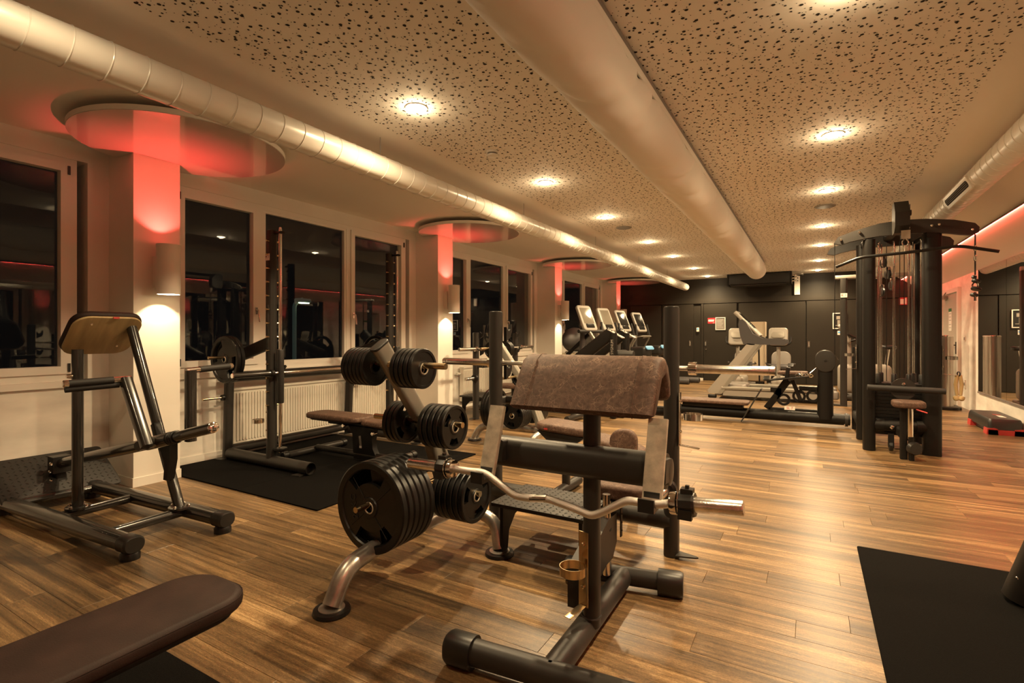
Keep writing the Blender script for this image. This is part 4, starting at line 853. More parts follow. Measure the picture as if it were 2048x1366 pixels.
# ------------------------------------------------------------------ guided bar rack (smith machine)
t = T('guided_bar_rack', 'tall charcoal guided bar rack with chrome rods in front of the window', 'exercise machine', (-4.4, 3.85, 0))
YA, YC, XF = 3.05, 4.62, -4.39
for y in (YA, YC):
    B().tube([(-5.05, y, .068), (-3.84, y, .068)], .055, 22, caps=False).go('base_tube', 'charcoal', t)
    e = B(); e.lathe([(.050, .0), (.055, .0), (.055, .012), (.050, .012)], (-3.845, y, .068), (1, 0, 0), 22, caps=False); e.lathe([(.05, -.06), (.05, -.058)], (-3.845, y, .068), (1, 0, 0), 22); e.go('tube_end', 'black_powder', t)
    po = B().beam((XF, y, .10), (XF, y, 2.235), .078, .088, .030, up=(0, 1, 0), n=5).go('front_post', 'charcoal', t)
    B().pad((XF, y, 2.233), (1, 0, 0), (0, 1, 0), .084, .074, .028, .008, .003).go('post_cap', 'black_plastic', po)
    for k in range(13):
        z = .60 + k*.128
        B().tube([(XF + .015, y - .066, z), (XF + .015, y + .066, z)], .0095, 10).go('stop_pin', 'brass_steel', po)
    rp = B().beam((-5.10, y, .012), (-5.06, y, 1.02), .075, .085, .028, up=(0, 1, 0), n=5).go('rear_post', 'charcoal', t)
    B().beam((-5.07, y, 1.0), (XF, y, 1.19), .05, .12, .018).go('brace', 'charcoal', t)
    for x in (-5.10, -3.92):
        out = [(-.05, -.045), (.04, -.03), (.04, .03), (-.05, .045)]; B().loops([[V((x + q[0], y - .06 + q[1], z)) for q in out] for z in (.012, .020)]).go('floor_tab', 'charcoal', t)
    # guide rod, slide and brackets
    rx, ry = XF + .10, y + (.02 if y < 4 else .02)
    rd = B().tube([(rx, ry, .16), (rx, ry, 2.245)], .0155, 16).go('guide_rod', 'chrome', t)
    for z in (.175, 2.215): B().beam((XF + .03, ry, z), (rx + .03, ry, z), .05, .022, .008).go('rod_bracket', 'black_powder', rd)
    B().lathe([(.012, 0), (.012, .018), (.008, .022)], (rx, ry, 2.243), (0, 0, 1), 12).go('rod_tip', 'pvc_white', rd)
    B().lathe([(.030, .62), (.033, .63), (.033, 1.11), (.030, 1.12)], (rx, ry, 0), (0, 0, 1), 22).go('slide_sleeve', 'black_plastic', t)
    B().lathe([(.06, 0), (.06, .014)], (rx, ry, .188), (0, 0, 1), 20).go('buffer', 'black_rubber', t)
    # storage horns
    ho = B().tube([(-4.80, y, 1.045), (-4.80, y - .36 if y < 4 else y + .30, 1.045)], .014, 14).go('storage_horn', 'brass_steel', t)
    h2 = B().tube([(-5.09, y, .63), (-5.09, y - .25 if y < 4 else y + .22, .63)], .012, 14).go('storage_horn', 'brass_steel', t); B().lathe([(.03, 0), (.03, .025)], (-5.09, y - .04 if y < 4 else y + .04, .63), (0, -1 if y < 4 else 1, 0), 16).go('horn_collar', 'black_rubber', h2)
B().tube([(-5.085, YA, .83), (-5.075, YC, .83)], .052, 20).go('rear_cross_tube', 'charcoal', t)
B().tube([(-5.10, YA, .10), (-5.10, YC, .10)], .045, 20).go('rear_base_tube', 'charcoal', t)
bz = .905
B().tube([(XF + .10, YA - .05, bz), (XF + .10, YC + .08, bz)], .0145, 16).go('guided_bar', 'chrome', t)
for y, s_ in ((YA, -1), (YC, 1)):
    sl = B().tube([(XF + .10, y + s_*.05, bz), (XF + .10, y + s_*.44, bz)], .0235, 20).go('bar_sleeve', 'gloss_black', t); B().lathe([(.0235, 0), (.020, .006)], (XF + .10, y + s_*.44, bz), (0, s_, 0), 20).go('sleeve_cap', 'chrome', sl)
    B().lathe([(.03, 0), (.034, .004), (.034, .03), (.03, .034)], (XF + .10, y + s_*.05, bz), (0, s_, 0), 20).go('sleeve_collar', 'black_powder', sl)
    hk = B().prism([(-.03, -.05), (.02, -.05), (.02, .02), (.045, .045), (.03, .06), (-.03, .03)], (XF + .07, y - s_*.07, bz + .01), (1, 0, 0), (0, 0, 1), .02); hk.go('catch_hook', 'black_powder', t)
cup_holder(t, (XF + .0, YA - .046, .46), (-.5, -1, 0))
sk = B().box((XF + .005, YA - .0465, 1.985), (.062, .003, .062)).go('sticker', 'paper', t); text_b('M 1', .036, (XF + .005, YA - .0485, 1.985), (1, 0, 0), (0, 0, 1), .0004).go('sticker_text', 'ink', sk)
G3 = 'plates stored on the guided bar rack'
stack('20', (-4.80, YA - .215, 1.025), (0, -1, 0), 2, 'the rack\'s left storage horn', G3, .004, 21)
stack('20', (-4.80, YC + .20, 1.025), (0, 1, 0), 1, 'the rack\'s right storage horn', G3, .004, 22)
# adjustable bench standing in it
t = T('adjustable_bench', 'brown padded adjustable bench on the mat inside the guided bar rack', 'bench', (-4.0, 3.70, 0))
B().pad((-4.16, 3.66, .40), (1, 0, 0), (0, 1, 0), .78, .30, .09, .055, .02).go('back_pad', 'leather', t); B().pad((-4.16, 3.66, .388), (1, 0, 0), (0, 1, 0), .68, .26, .08, .014, .004).go('back_board', 'black_powder', t)
B().pad((-3.55, 3.66, .385), (1, 0, -.03), (0, 1, 0), .38, .30, .06, .055, .02).go('seat_pad', 'leather', t)
B().tube([(-3.40, 3.55, .47), (-3.40, 3.78, .47)], .045, 18).go('roller', 'leather', t)
B().beam((-4.3, 3.66, .37), (-3.4, 3.66, .36), .06, .045, .01).go('rail', 'black_powder', t)
b = B().prism([(-.16, 0), (-.06, .0), (.10, .0), (.16, .02), (.10, .12), (.09, .20), (.12, .33), (-.24, .33), (-.18, .25)], (-3.77, 3.66, .03), (1, 0, 0), (0, 0, 1), .06); b.go('side_plate', 'black_powder', t)
B().tube([(-4.50, 3.66, .075), (-3.45, 3.66, .075)], .032, 16).go('spine', 'charcoal', t)
for x, w in ((-4.52, .36), (-3.44, .28)):
    B().tube([(x, 3.66 - w, .057), (x, 3.66 + w, .057)], .033, 16).go('foot_tube', 'charcoal', t)
    for s_ in (-1, 1): B().lathe([(.040, 0), (.041, .05), (.034, .06)], (x, 3.66 + s_*(w - .02), .057), (0, s_, 0), 18).go('foot_cap', 'black_rubber', t)
for x, z in ((-4.02, .355), (-3.62, .31)):
    kb = B().lathe([(.012, 0), (.012, .03), (.022, .034), (.024, .05), (.016, .058)], (x, 3.628, z), (0, -1, 0), 18).go('pull_pin', 'chrome', t)
st2 = B().prism([(-.014, -.055), (.014, -.05), (.002, .055), (-.026, .05)], (-3.83, 3.6285, .21), (1, 0, 0), (0, 0, 1), .002).go('warning_label', 'grey_plastic', t); B().box((-3.832, 3.6275, .155), (.03, .002, .022)).go('label_foot', 'paper', t)

# ------------------------------------------------------------------ cable station (tall tower on the right)
t = T('cable_station', 'tall black pulldown and cable station with chrome rods on the right', 'exercise machine', (.82, 7.2, 0)); TW = t
for x, y, w, h, zt in ((.555, 6.85, .115, .15, 2.30), (1.10, 6.87, .155, .16, 2.33), (.53, 7.50, .10, .14, 2.34), (1.08, 7.55, .11, .14, 2.34)):
    B().beam((x, y, .004), (x, y, zt), w, h, .045, up=(0, 1, 0), n=5).go('post', 'black_powder', t)
outl = [(-.62, -.055), (-.55, -.075), (-.47, -.05), (-.36, -.03), (-.20, -.01), (.20, -.01), (.36, -.035), (.47, -.06), (.56, -.075), (.61, -.05), (.615, .0), (.58, .045), (.42, .095), (.20, .13), (0, .14), (-.20, .125), (-.42, .07), (-.58, .015)]
for yy, xx in ((6.80, .845), (7.62, .80)):
    ca = B().prism(outl, (xx, yy, 2.335), (1, 0, 0), (0, 0, 1), .05).go('curved_arm', 'charcoal', t)
    if yy < 7:
        text_b('SYGNUM', .062, (xx + .40, yy - .026, 2.355), V((1, 0, -.16)), V((.16, 0, 1)), .0006).go('lettering', 'dark_ink', ca)
        bb = B()
        for dx, dz in ((-.55, -.02), (-.38, .045), (.05, .05), (.24, .055), (.30, .06), (.56, -.02)): bolt(bb, (xx + dx, yy - .025, 2.335 + dz), (0, -1, 0), .013, .016)
        bb.go('bolts', 'chrome', ca)
for x in (.555, 1.08): B().beam((x, 6.78, 2.30), (x, 7.65, 2.34), .07, .06).go('top_beam', 'black_powder', t)
B().beam((.80, 6.5, 2.43), (.80, 7.65, 2.43), .09, .09, .02).go('centre_beam', 'black_powder', t)
ph = B().prism([(-.12, -.10), (-.04, -.16), (.10, -.16), (.12, -.10), (.12, .12), (.06, .16), (-.03, .16), (-.12, .04)], (.80, 6.56, 2.46), (0, 1, 0), (0, 0, 1), .12).go('pulley_housing', 'charcoal', t)
B().lathe([(.03, 0), (.03, .02)], (.865, 6.55, 2.50), (1, 0, 0), 16).go('pulley_axle', 'black_plastic', ph)
B().box((.862, 6.56, 2.46), (.006, .20, .22)).go('housing_face', 'black_plastic', ph)
B().box((.825, 6.46, 2.265), (.075, .06, .085)).go('hanger_block', 'chrome', t)
lk = B().tube(bend([(.825, 6.46, 2.235), (.795, 6.46, 2.19), (.81, 6.46, 2.15), (.84, 6.46, 2.15), (.855, 6.46, 2.19), (.825, 6.46, 2.235)], .02), .006, 8); lk.go('snap_link', 'chrome', t)
B().tube([(.825, 6.46, 2.16), (.825, 6.46, 2.10)], .011, 10).go('swivel', 'chrome', t)
lb = [(.235, 6.50, 1.985), (.45, 6.48, 2.07), (.825, 6.46, 2.085), (1.24, 6.44, 2.115), (1.52, 6.42, 2.035)]
B().tube(bend(lb, .06, 6), .0155, 14).one('pulldown_bar', 'black_rubber', 'bent black pulldown bar hanging on the cable station', 'bar')
# guide rods and weight stack
for x, y in ((.66, 7.05), (.70, 7.25), (.80, 7.05), (.93, 7.05), (1.0, 7.25), (1.04, 7.05)):
    B().tube([(x, y, .60), (x, y, 2.30)], .0125, 14).go('guide_rod', 'chrome', t)
    B().lathe([(.026, 0), (.026, .12), (.020, .13)], (x, y, .70), (0, 0, 1), 16).go('rod_bush', 'black_plastic', t)
for k in range(14): B().b2(.62, 1.06, 6.98, 7.30, .16 + k*.038, .16 + k*.038 + .034).go('stack_plate', 'black_rubber', t)
B().b2(.58, 1.08, 6.96, 7.32, .695, .725).go('stack_head', 'black_powder', t)
for x, m_ in ((.74, 'black_rubber'), (.86, 'black_rubber'), (.9, 'black_rubber')): B().tube([(x, 7.12, .74), (x, 7.12, 2.30)], .004, 6).go('cable', m_, t)
for x, y, z in ((.72, 7.2, 2.08), (.76, 7.2, 1.95), (.80, 7.22, 1.82), (.70, 7.2, 1.75)):
    pu = B().lathe([(.050, -.012), (.056, -.010), (.048, 0), (.056, .010), (.050, .012)], (x, y, z), (1, .4, 0), 22).go('pulley', 'black_plastic', t); B().pad((x, y, z + .02), (1, .4, 0), (0, 0, 1), .05, .13, .02, .02, .004).go('pulley_bracket', 'chrome', pu)
# lower frame, thigh bar, seat
B().tube([(.555, 6.85, .28), (1.10, 6.87, .28)], .058, 20).go('lower_cross_tube', 'black_powder', t); B().tube([(.53, 7.5, .22), (1.08, 7.55, .22)], .055, 20).go('lower_cross_tube', 'black_powder', t)
for x in (.64, 1.02): B().tube([(x - .05, 6.86, .28), (x + .05, 6.86, .28)], .068, 20).go('tube_sleeve', 'black_powder', t)
B().beam((.83, 6.86, .24), (.83, 6.50, .24), .08, .10, .02).go('seat_arm', 'black_powder', t)
bb = B(); bolt(bb, (.755, 6.80, .27), (0, -1, 0), .02, .02); bb.go('bolts', 'chrome', t)
B().beam((.815, 6.50, .005), (.815, 6.50, .52), .06, .07, .015, up=(0, 1, 0)).go('seat_post', 'black_powder', t)
B().beam((.865, 6.45, .22), (.865, 6.45, .52), .045, .035, .012, up=(0, 1, 0)).go('seat_slide', 'chrome', t)
B().beam((.875, 6.46, .005), (.868, 6.45, .24), .045, .06, .015, up=(0, 1, 0)).go('front_foot', 'black_powder', t); B().lathe([(.065, 0), (.068, .02), (.055, .05)], (.885, 6.435, .13), (.4, -1, 0), 22).go('adjusting_wheel', 'black_plastic', t)
B().pad((.85, 6.47, .53), (1, 0, 0), (0, 1, 0), .27, .24, .06, .068, .022).go('seat_pad', 'leather', t); B().beam((.90, 6.36, .525), (.98, 6.33, .50), .02, .012).go('seat_lever', 'red_plastic', t)
B().beam((.83, 6.7, .52), (.83, 6.66, .80), .05, .06, .012).go('thigh_upright', 'black_powder', t); B().lathe([(.11, -.01), (.11, .01)], (.83, 6.63, .70), (0, 1, 0), 28).go('thigh_disc', 'charcoal', t); bb = B(); bolt(bb, (.83, 6.615, .75), (0, -1, 0), .016, .014); bolt(bb, (.83, 6.615, .70), (0, -1, 0), .014, .014); bb.go('bolts', 'chrome', t)
B().tube([(.52, 6.60, .705), (1.165, 6.60, .695)], .030, 18).go('thigh_bar', 'grip_foam', t); B().beam((.83, 6.72, .70), (.83, 6.61, .70), .04, .04).go('thigh_bracket', 'black_powder', t)
B().lathe([(.045, -.018), (.05, -.012), (.05, .012), (.045, .018)], (.74, 6.75, .075), (1, 0, 0), 22).go('wheel', 'black_rubber', t); B().prism([(-.03, -.02), (.03, -.02), (.02, .12), (-.02, .12)], (.74, 6.75, .085), (0, 1, 0), (0, 0, 1), .05).go('wheel_fork', 'black_powder', t)
# side cables with handle
B().tube([(.235, 6.80, 2.29), (.235, 6.80, 1.04), (.30, 7.6, .95)], .004, 6).go('cable', 'black_rubber', t)
B().tube([(1.43, 6.80, 2.27), (1.43, 6.80, 1.86)], .007, 8).go('cable', 'black_rubber', t)
for z in (2.13, 2.03): B().lathe([(.006, -.03), (.014, -.02), (.014, .02), (.006, .03)], (1.43, 6.80, z), (0, 0, 1), 12).go('cable_ferrule', 'chrome', t)
hn = T('cable_clip', 'cluster of black cable clips hanging beside the mirror wall', 'cable clip', (1.43, 6.80, 1.60)); 
for z, r in ((1.84, .02), (1.80, .034), (1.72, .040), (1.66, .030)): B().lathe([(r, -.012), (r*1.1, 0), (r, .012)], (1.43 + (.008 if r > .03 else -.008), 6.80, z), (.3, .2, 1), 16).go('stop_ball', 'black_rubber', hn)
B().ring((1.43, 6.80, 1.755), (1, .6, 0), .03, .007, 20, 6).go('snap_ring', 'chrome', hn); B().tube([(1.43, 6.80, 1.69), (1.43, 6.80, 1.60)], .010, 10).go('snap_hook', 'chrome', hn)
cup_holder(t, (1.10 + .078, 6.84, 1.02), (1, -.1, 0)); cup_holder(t, (.53 - .05, 7.45, 1.02), (-1, -.2, 0))
rp = T('triceps_rope', 'knotted beige pull rope hanging on the cable station', 'rope', (1.31, 6.84, .60))
B().ring((1.31, 6.84, .86), (1, .3, 0), .022, .006, 18, 6).go('rope_ring', 'black_plastic', rp)
for s_ in (-1, 1): B().tube([(1.31 + s_*.012, 6.84, .845), (1.31 + s_*.024, 6.84, .75), (1.31 + s_*.014, 6.83, .64)], [.016, .017, .014], 10).go('rope_strand', 'rope', rp); B().lathe([(.012, -.03), (.026, -.02), (.028, .0), (.020, .02)], (1.31 + s_*.022, 6.83, .615), (s_*.5, 0, 1), 12).go('rope_knot', 'rope', rp)
# low row extension: long floor tube, pulley post, seat and foot plates
B().tube([(-1.95, 8.22, .115), (.46, 8.26, .115)], .075, 22).go('floor_tube', 'black_powder', t)
B().lathe([(.09, 0), (.09, .035)], (.40, 8.26, .115), (1, 0, 0), 22).go('tube_flange', 'charcoal', t); bb = B(); bolt(bb, (.40, 8.175, .06), (-1, -.2, 0), .014, .014); bb.go('bolts', 'chrome', t)
B().beam((.53, 7.50, .2), (.53, 8.26, .2), .09, .12, .03).go('rear_base_beam', 'black_powder', t); B().beam((.53, 8.26, .005), (.53, 8.26, 1.1), .10, .12, .04, up=(0, 1, 0)).go('rear_post', 'black_powder', t)
B().beam((.175, 8.24, .11), (.175, 8.24, .84), .19, .16, .075, up=(0, 1, 0), n=6).go('pulley_post', 'black_powder', t)
hd = B().pad((.175, 8.28, .905), (1, 0, 0), (0, 0, 1), .235, .30, .11, .13, .012).go('pulley_cover', 'charcoal', t); B().lathe([(.016, 0), (.016, .012)], (.175, 8.15, .92), (0, -1, 0), 16).go('cover_bolt', 'black_plastic', hd)
B().pad((-1.28, 8.22, .245), (1, 0, 0), (0, 1, 0), 1.02, .34, .06, .05, .018).go('row_seat_pad', 'leather', t); B().beam((-1.7, 8.22, .21), (-.85, 8.22, .21), .16, .06).go('row_seat_carrier', 'black_powder', t)
fpn = [(-.55, .0), (-.30, .0), (-.30, .10), (-.12, .0), (.0, .0), (.0, .16), (.05, .40), (-.05, .42), (-.16, .42), (-.20, .25), (-.40, .17), (-.56, .15)]
for q in (((-.30, 8.30, .60), (-.27, 8.30, .80), .20), ((-.42, 8.30, .40), (-.28, 8.30, .62), .10), ((-.12, 8.30, .34), (-.22, 8.30, .62), .10), ((-.52, 8.30, .19), (.12, 8.30, .19), .06), ((-.50, 8.30, .47), (-.36, 8.30, .47), .07), ((-.14, 8.30, .51), (.10, 8.30, .51), .06), ((-.55, 8.30, .20), (-.38, 8.30, .45), .09)):
    B().beam(q[0], q[1], .05, q[2], .006).go('frame_plate', 'black_powder', t)
for x, z, r in ((-.33, .34, .085), (-.14, .40, .085), (.03, .41, .085)): B().lathe([(r*.62, -.025), (r, -.025), (r, .025), (r*.62, .025), (r*.62, -.025)], (x, 8.30, z), (0, 1, 0), 26, caps=False).go('frame_ring', 'black_powder', t)
B().pad((-.22, 8.34, .70), (1, 0, .01), (0, 1, 0), .38, .26, .05, .045, .015).go('chest_pad', 'leather', t)
ft = B().beam((-.50, 8.20, .62), (-.02, 8.20, .69), .24, .018, .004).go('tool_tray', 'black_powder', t)
tg = B()
for k in range(7): tg.ring((-.16 + k*.028, 8.15 + (k % 2)*.03, .70 + (k % 3)*.006), (math.sin(k), math.cos(k), .5), .022, .006, 14, 6)
tg.go('snap_links', 'chrome', ft); B().tube([(-.02, 8.2, .72), (.10, 8.2, .84)], .006, 8).go('cable', 'chrome', t)
B().beam((-.86, 8.10, .02), (-.60, 8.10, .50), .016, .20, .003, up=(0, 1, 0)).go('foot_board', 'tread_plate', t)
sk = B().box((-.25, 8.10, .245), (.13, .004, .05)).go('sticker', 'paper', t); text_b('SL 7', .045, (-.25, 8.097, .245), (1, 0, 0), (0, 0, 1), .0006).go('sticker_text', 'red_plastic', sk)

# post of the cable crossover behind
t = T('crossover_frame', 'slim charcoal cable crossover frame behind the tall station', 'exercise machine', (.7, 10.9, 0))
B().beam((.51, 10.88, .02), (.51, 10.88, 2.27), .105, .13, .03, up=(0, 1, 0)).go('post', 'charcoal', t); B().box((.46, 10.88, .012), (.2, .16, .022)).go('foot_plate', 'charcoal', t)
B().beam((.38, 10.88, 2.29), (1.75, 10.88, 2.29), .09, .07, .02).go('top_beam', 'silver_paint', t); B().beam((1.70, 10.88, .02), (1.70, 10.88, 2.26), .105, .13, .03, up=(0, 1, 0)).go('post', 'charcoal', t)
B().tube([(.55, 10.9, .16), (1.68, 10.9, .16)], .07, 18).go('base_tube', 'charcoal', t); B().tube([(.74, 10.85, .2), (.74, 10.85, 2.2)], .014, 10).go('guide_rod', 'chrome', t)
sk = B().box((.51, 10.81, 1.965), (.10, .004, .075)).go('sticker', 'paper', t); text_b('K 1', .055, (.51, 10.807, 1.965), (1, 0, 0), (0, 0, 1), .0006).go('sticker_text', 'red_plastic', sk)
# ------------------------------------------------------------------ treadmill in the middle distance
def treadmill(t, dz=0):
    Y = 11.3; y0, y1 = Y - .40, Y + .40
    B().b2(-1.50, .34, y0 + .08, y1 - .08, .14, .20).go('running_deck', 'black_plastic', t); B().b2(-1.42, .30, y0 + .14, y1 - .14, .20, .208).go('running_belt', 'black_rubber', t)
    for y in (y0 + .02, y1 - .02):
        rl = B().beam((-1.52, y, .215), (.36, y, .235), .10, .07, .02).go('side_rail', 'silver_paint', t); B().b2(-1.50, .30, y - .03, y + .03, .07, .18).go('rail_skirt', 'light_plastic', rl)
        B().pad((.33, y, .10), (1, 0, 0), (0, 1, 0), .22, .11, .04, .15, .03).go('rear_cap', 'grey_plastic', t)
        up = B().prism([(-.13, 0), (.10, 0), (.78, .98), (.56, 1.0), (-.17, .06)], (-1.62, y, .10), (1, 0, 0), (0, 0, 1), .085).go('upright', 'light_plastic', t)
        B().prism([(.02, .0), (.10, 0), (.78, .98), (.70, .99)], (-1.62, y - .0435, .10), (1, 0, 0), (0, 0, 1), .008).go('upright_inset', 'silver_paint', up)
        hr = B().prism([(-.15, -.02), (.0, -.04), (.18, -.03), (.55, -.04), (.61, .0), (.60, .06), (.50, .085), (.20, .085), (.02, .18), (-.10, .40), (-.16, .46), (-.22, .44), (-.24, .36), (-.20, .12)], (-.98, y, 1.11), (1, 0, 0), (0, 0, 1), .085).go('handrail', 'mid_plastic', t)
    B().pad((-1.35, Y, .06), (1, 0, 0), (0, 1, 0), .55, .72, .1, .24, .06).go('motor_hood', 'grey_plastic', t)
    cs = B().beam((-.86, Y, 1.24), (-1.30, Y, 1.72), .58, .07, .03, up=(.7, 0, .7)).go('console', 'light_plastic', t); B().beam((-.95, Y, 1.40), (-1.22, Y, 1.69), .44, .012, .004, up=(.7, 0, .7)).go('screen', 'screen_black', cs)
    B().beam((-1.04, y0 + .02, 1.16), (-1.04, y1 - .02, 1.16), .12, .09, .03).go('cross_panel', 'mid_plastic', t)
    for y in (y0 + .02, y1 - .02): B().pad((-1.70, y, .01), (1, 0, 0), (0, 1, 0), .16, .09, .03, .07, .02).go('front_foot', 'black_rubber', t)
t = T('treadmill', 'light grey treadmill seen from the side in the middle distance', 'treadmill', (-.5, 11.2, 0)); treadmill(t)

def recumbent(label, X, Y):
    t = T('exercise_bike', label, 'exercise bike', (X, Y, 0), 'reclining exercise bikes'); p = lambda x, y, z: (X + x, Y + y, z)
    cs = B().pad(p(0, .05, 1.22), (1, 0, 0), (0, .25, 1), .38, .40, .07, .07, .025).go('console', 'light_plastic', t); B().pad(p(0, -.035, 1.27), (1, 0, 0), (0, .25, 1), .26, .14, .05, .012, .005).go('console_badge', 'silver_paint', cs)
    B().tube(bend([p(-.24, .08, 1.23), p(-.25, .02, 1.09), p(-.12, .02, 1.02), p(.12, .02, 1.02), p(.25, .02, 1.09), p(.24, .08, 1.23)], .07), .018, 10).go('handlebar', 'black_rubber', t)
    B().tube([p(0, .06, .20), p(0, .10, 1.06)], .040, 16).go('column', 'light_plastic', t); B().pad(p(0, .12, 1.04), (1, 0, 0), (0, 1, 0), .15, .12, .03, .10, .02).go('console_mount', 'light_plastic', t)
    B().pad(p(0, .45, .05), (1, 0, 0), (0, 1, 0), .30, 1.0, .12, .26, .08).go('drive_housing', 'light_plastic', t)
    for s_ in (-1, 1): a = B().beam(p(s_*.15, .2, .42), p(s_*.18, .12, .42 + s_*.14), .03, .03).go('crank', 'chrome', t); B().pad(p(s_*.24, .10, .42 + s_*.15), (1, 0, 0), (0, 1, .3), .12, .22, .03, .05, .015).go('pedal', 'black_plastic', a)
    B().pad(p(.0, 1.05, .46), (1, 0, 0), (0, 1, 0), .42, .40, .1, .09, .03).go('seat', 'mid_plastic', t); B().pad(p(.0, 1.30, .62), (1, 0, 0), (0, .2, 1), .42, .50, .14, .05, .02).go('seat_back', 'grey_plastic', t)
    B().tube(bend([p(-.30, .85, .60), p(-.30, 1.15, .55), p(.30, 1.15, .55), p(.30, .85, .60)], .1), .018, 10).go('seat_handles', 'mid_plastic', t); B().tube([p(-.28, -.02, .06), p(.28, -.02, .06)], .04, 14).go('front_foot', 'grey_plastic', t); B().tube([p(-.28, 1.2, .06), p(.28, 1.2, .06)], .04, 14).go('rear_foot', 'grey_plastic', t); B().beam(p(0, .9, .3), p(0, 1.2, .47), .08, .10).go('seat_rail', 'silver_paint', t)
recumbent('grey reclining bike right of the cream cabinet', -.615, 12.75); recumbent('grey reclining bike half hidden behind the treadmill upright', -1.47, 12.95)
t = T('cream_cabinet', 'tall cream panel cabinet against the far wall', 'cabinet', (-1.25, 14.8, 0)); B().b2(-1.47, -1.03, 14.6, 15.1, .08, 1.61).go('body', 'cream_panel', t); B().b2(-1.455, -1.06, 14.585, 14.602, .10, 1.59).go('door', 'cream_panel', t); B().b2(-1.02, -1.0, 14.59, 15.1, .0, 1.61).go('side_panel', 'cream_panel', t); B().b2(-1.45, -1.04, 14.63, 15.08, 0, .08).go('plinth', 'black_plastic', t)
t = T('dip_handle', 'thin black bent stand handle in front of the cream cabinet', 'stand', (-1.0, 12.3, 0)); B().tube(bend([(-1.12, 12.3, 1.12), (-.97, 12.3, 1.12), (-.95, 12.3, .02)], .05), .017, 12).go('upright', 'black_powder', t); B().tube([(-1.17, 12.3, 1.12), (-1.05, 12.3, 1.12)], .022, 12).go('grip', 'grip_foam', t); B().lathe([(.14, 0), (.14, .012), (.03, .03)], (-.95, 12.3, 0), (0, 0, 1), 22).go('base', 'black_powder', t)
t = T('foam_roller', 'dark grey foam roller lying on the floor by the far door', 'roller', (-2.75, 14.2, 0)); B().lathe([(.065, 0), (.075, .01), (.075, .55), (.065, .56)], (-3.1, 14.25, .076), (1, 0, 0), 24).go('foam', 'mid_plastic', t); B().ring((-2.54, 14.25, .076), (1, 0, 0), .04, .012, 20, 6).go('end_ring', 'black_plastic', t)
t = T('foam_roller', 'dark grey foam roller nearer the bench press post on the floor', 'roller', (-2.9, 13.7, 0)); B().lathe([(.065, 0), (.075, .01), (.075, .45), (.065, .46)], (-3.15, 13.7, .076), (1, 0, 0), 24).go('foam', 'mid_plastic', t); B().ring((-2.69, 13.7, .076), (1, 0, 0), .04, .012, 20, 6).go('end_ring', 'black_plastic', t)
B().b2(-2.82, -2.60, YB - .10, YB - .03, .0, .065).one('cable_box', 'paper', 'small white box on the floor at the dark door', 'box')

# ------------------------------------------------------------------ cardio row along the windows
def console_on(t, p, tilt, m_scr, w=.38, h=.52):
    p = V(p); u = V(tilt).normalized(); x = V((0, 1, 0)); cs = B().pad(p, x, u, w, h, .06, .06, .02) if x.cross(u).x > 0 else B().pad(p, -x, u, w, h, .06, .06, .02)
    cs = cs.go('console', 'light_plastic', t); n = (x.cross(u) if x.cross(u).x > 0 else (-x).cross(u)).normalized()
    B().pad(p + n*.058 + u*.04, x if x.cross(u).x > 0 else -x, u, w*.74, h*.62, .02, .006, .002).go('screen', m_scr, cs); B().pad(p + n*.058 - u*.165, x if x.cross(u).x > 0 else -x, u, w*.6, h*.16, .02, .006, .002).go('keypad', 'screen_black', cs)
    return cs
def stair(t, X, Y, z1=1.56, m_scr='screen_grey'):
    p = lambda x, y, z: V((X + x, Y + y, z))
    console_on(t, p(0, 0, z1), (-.45, 0, 1), m_scr)
    B().beam(p(-.10, 0, .5), p(-.06, 0, z1 - .12), .10, .08, .03, up=(1, 0, 0)).go('mast', 'mid_plastic', t)
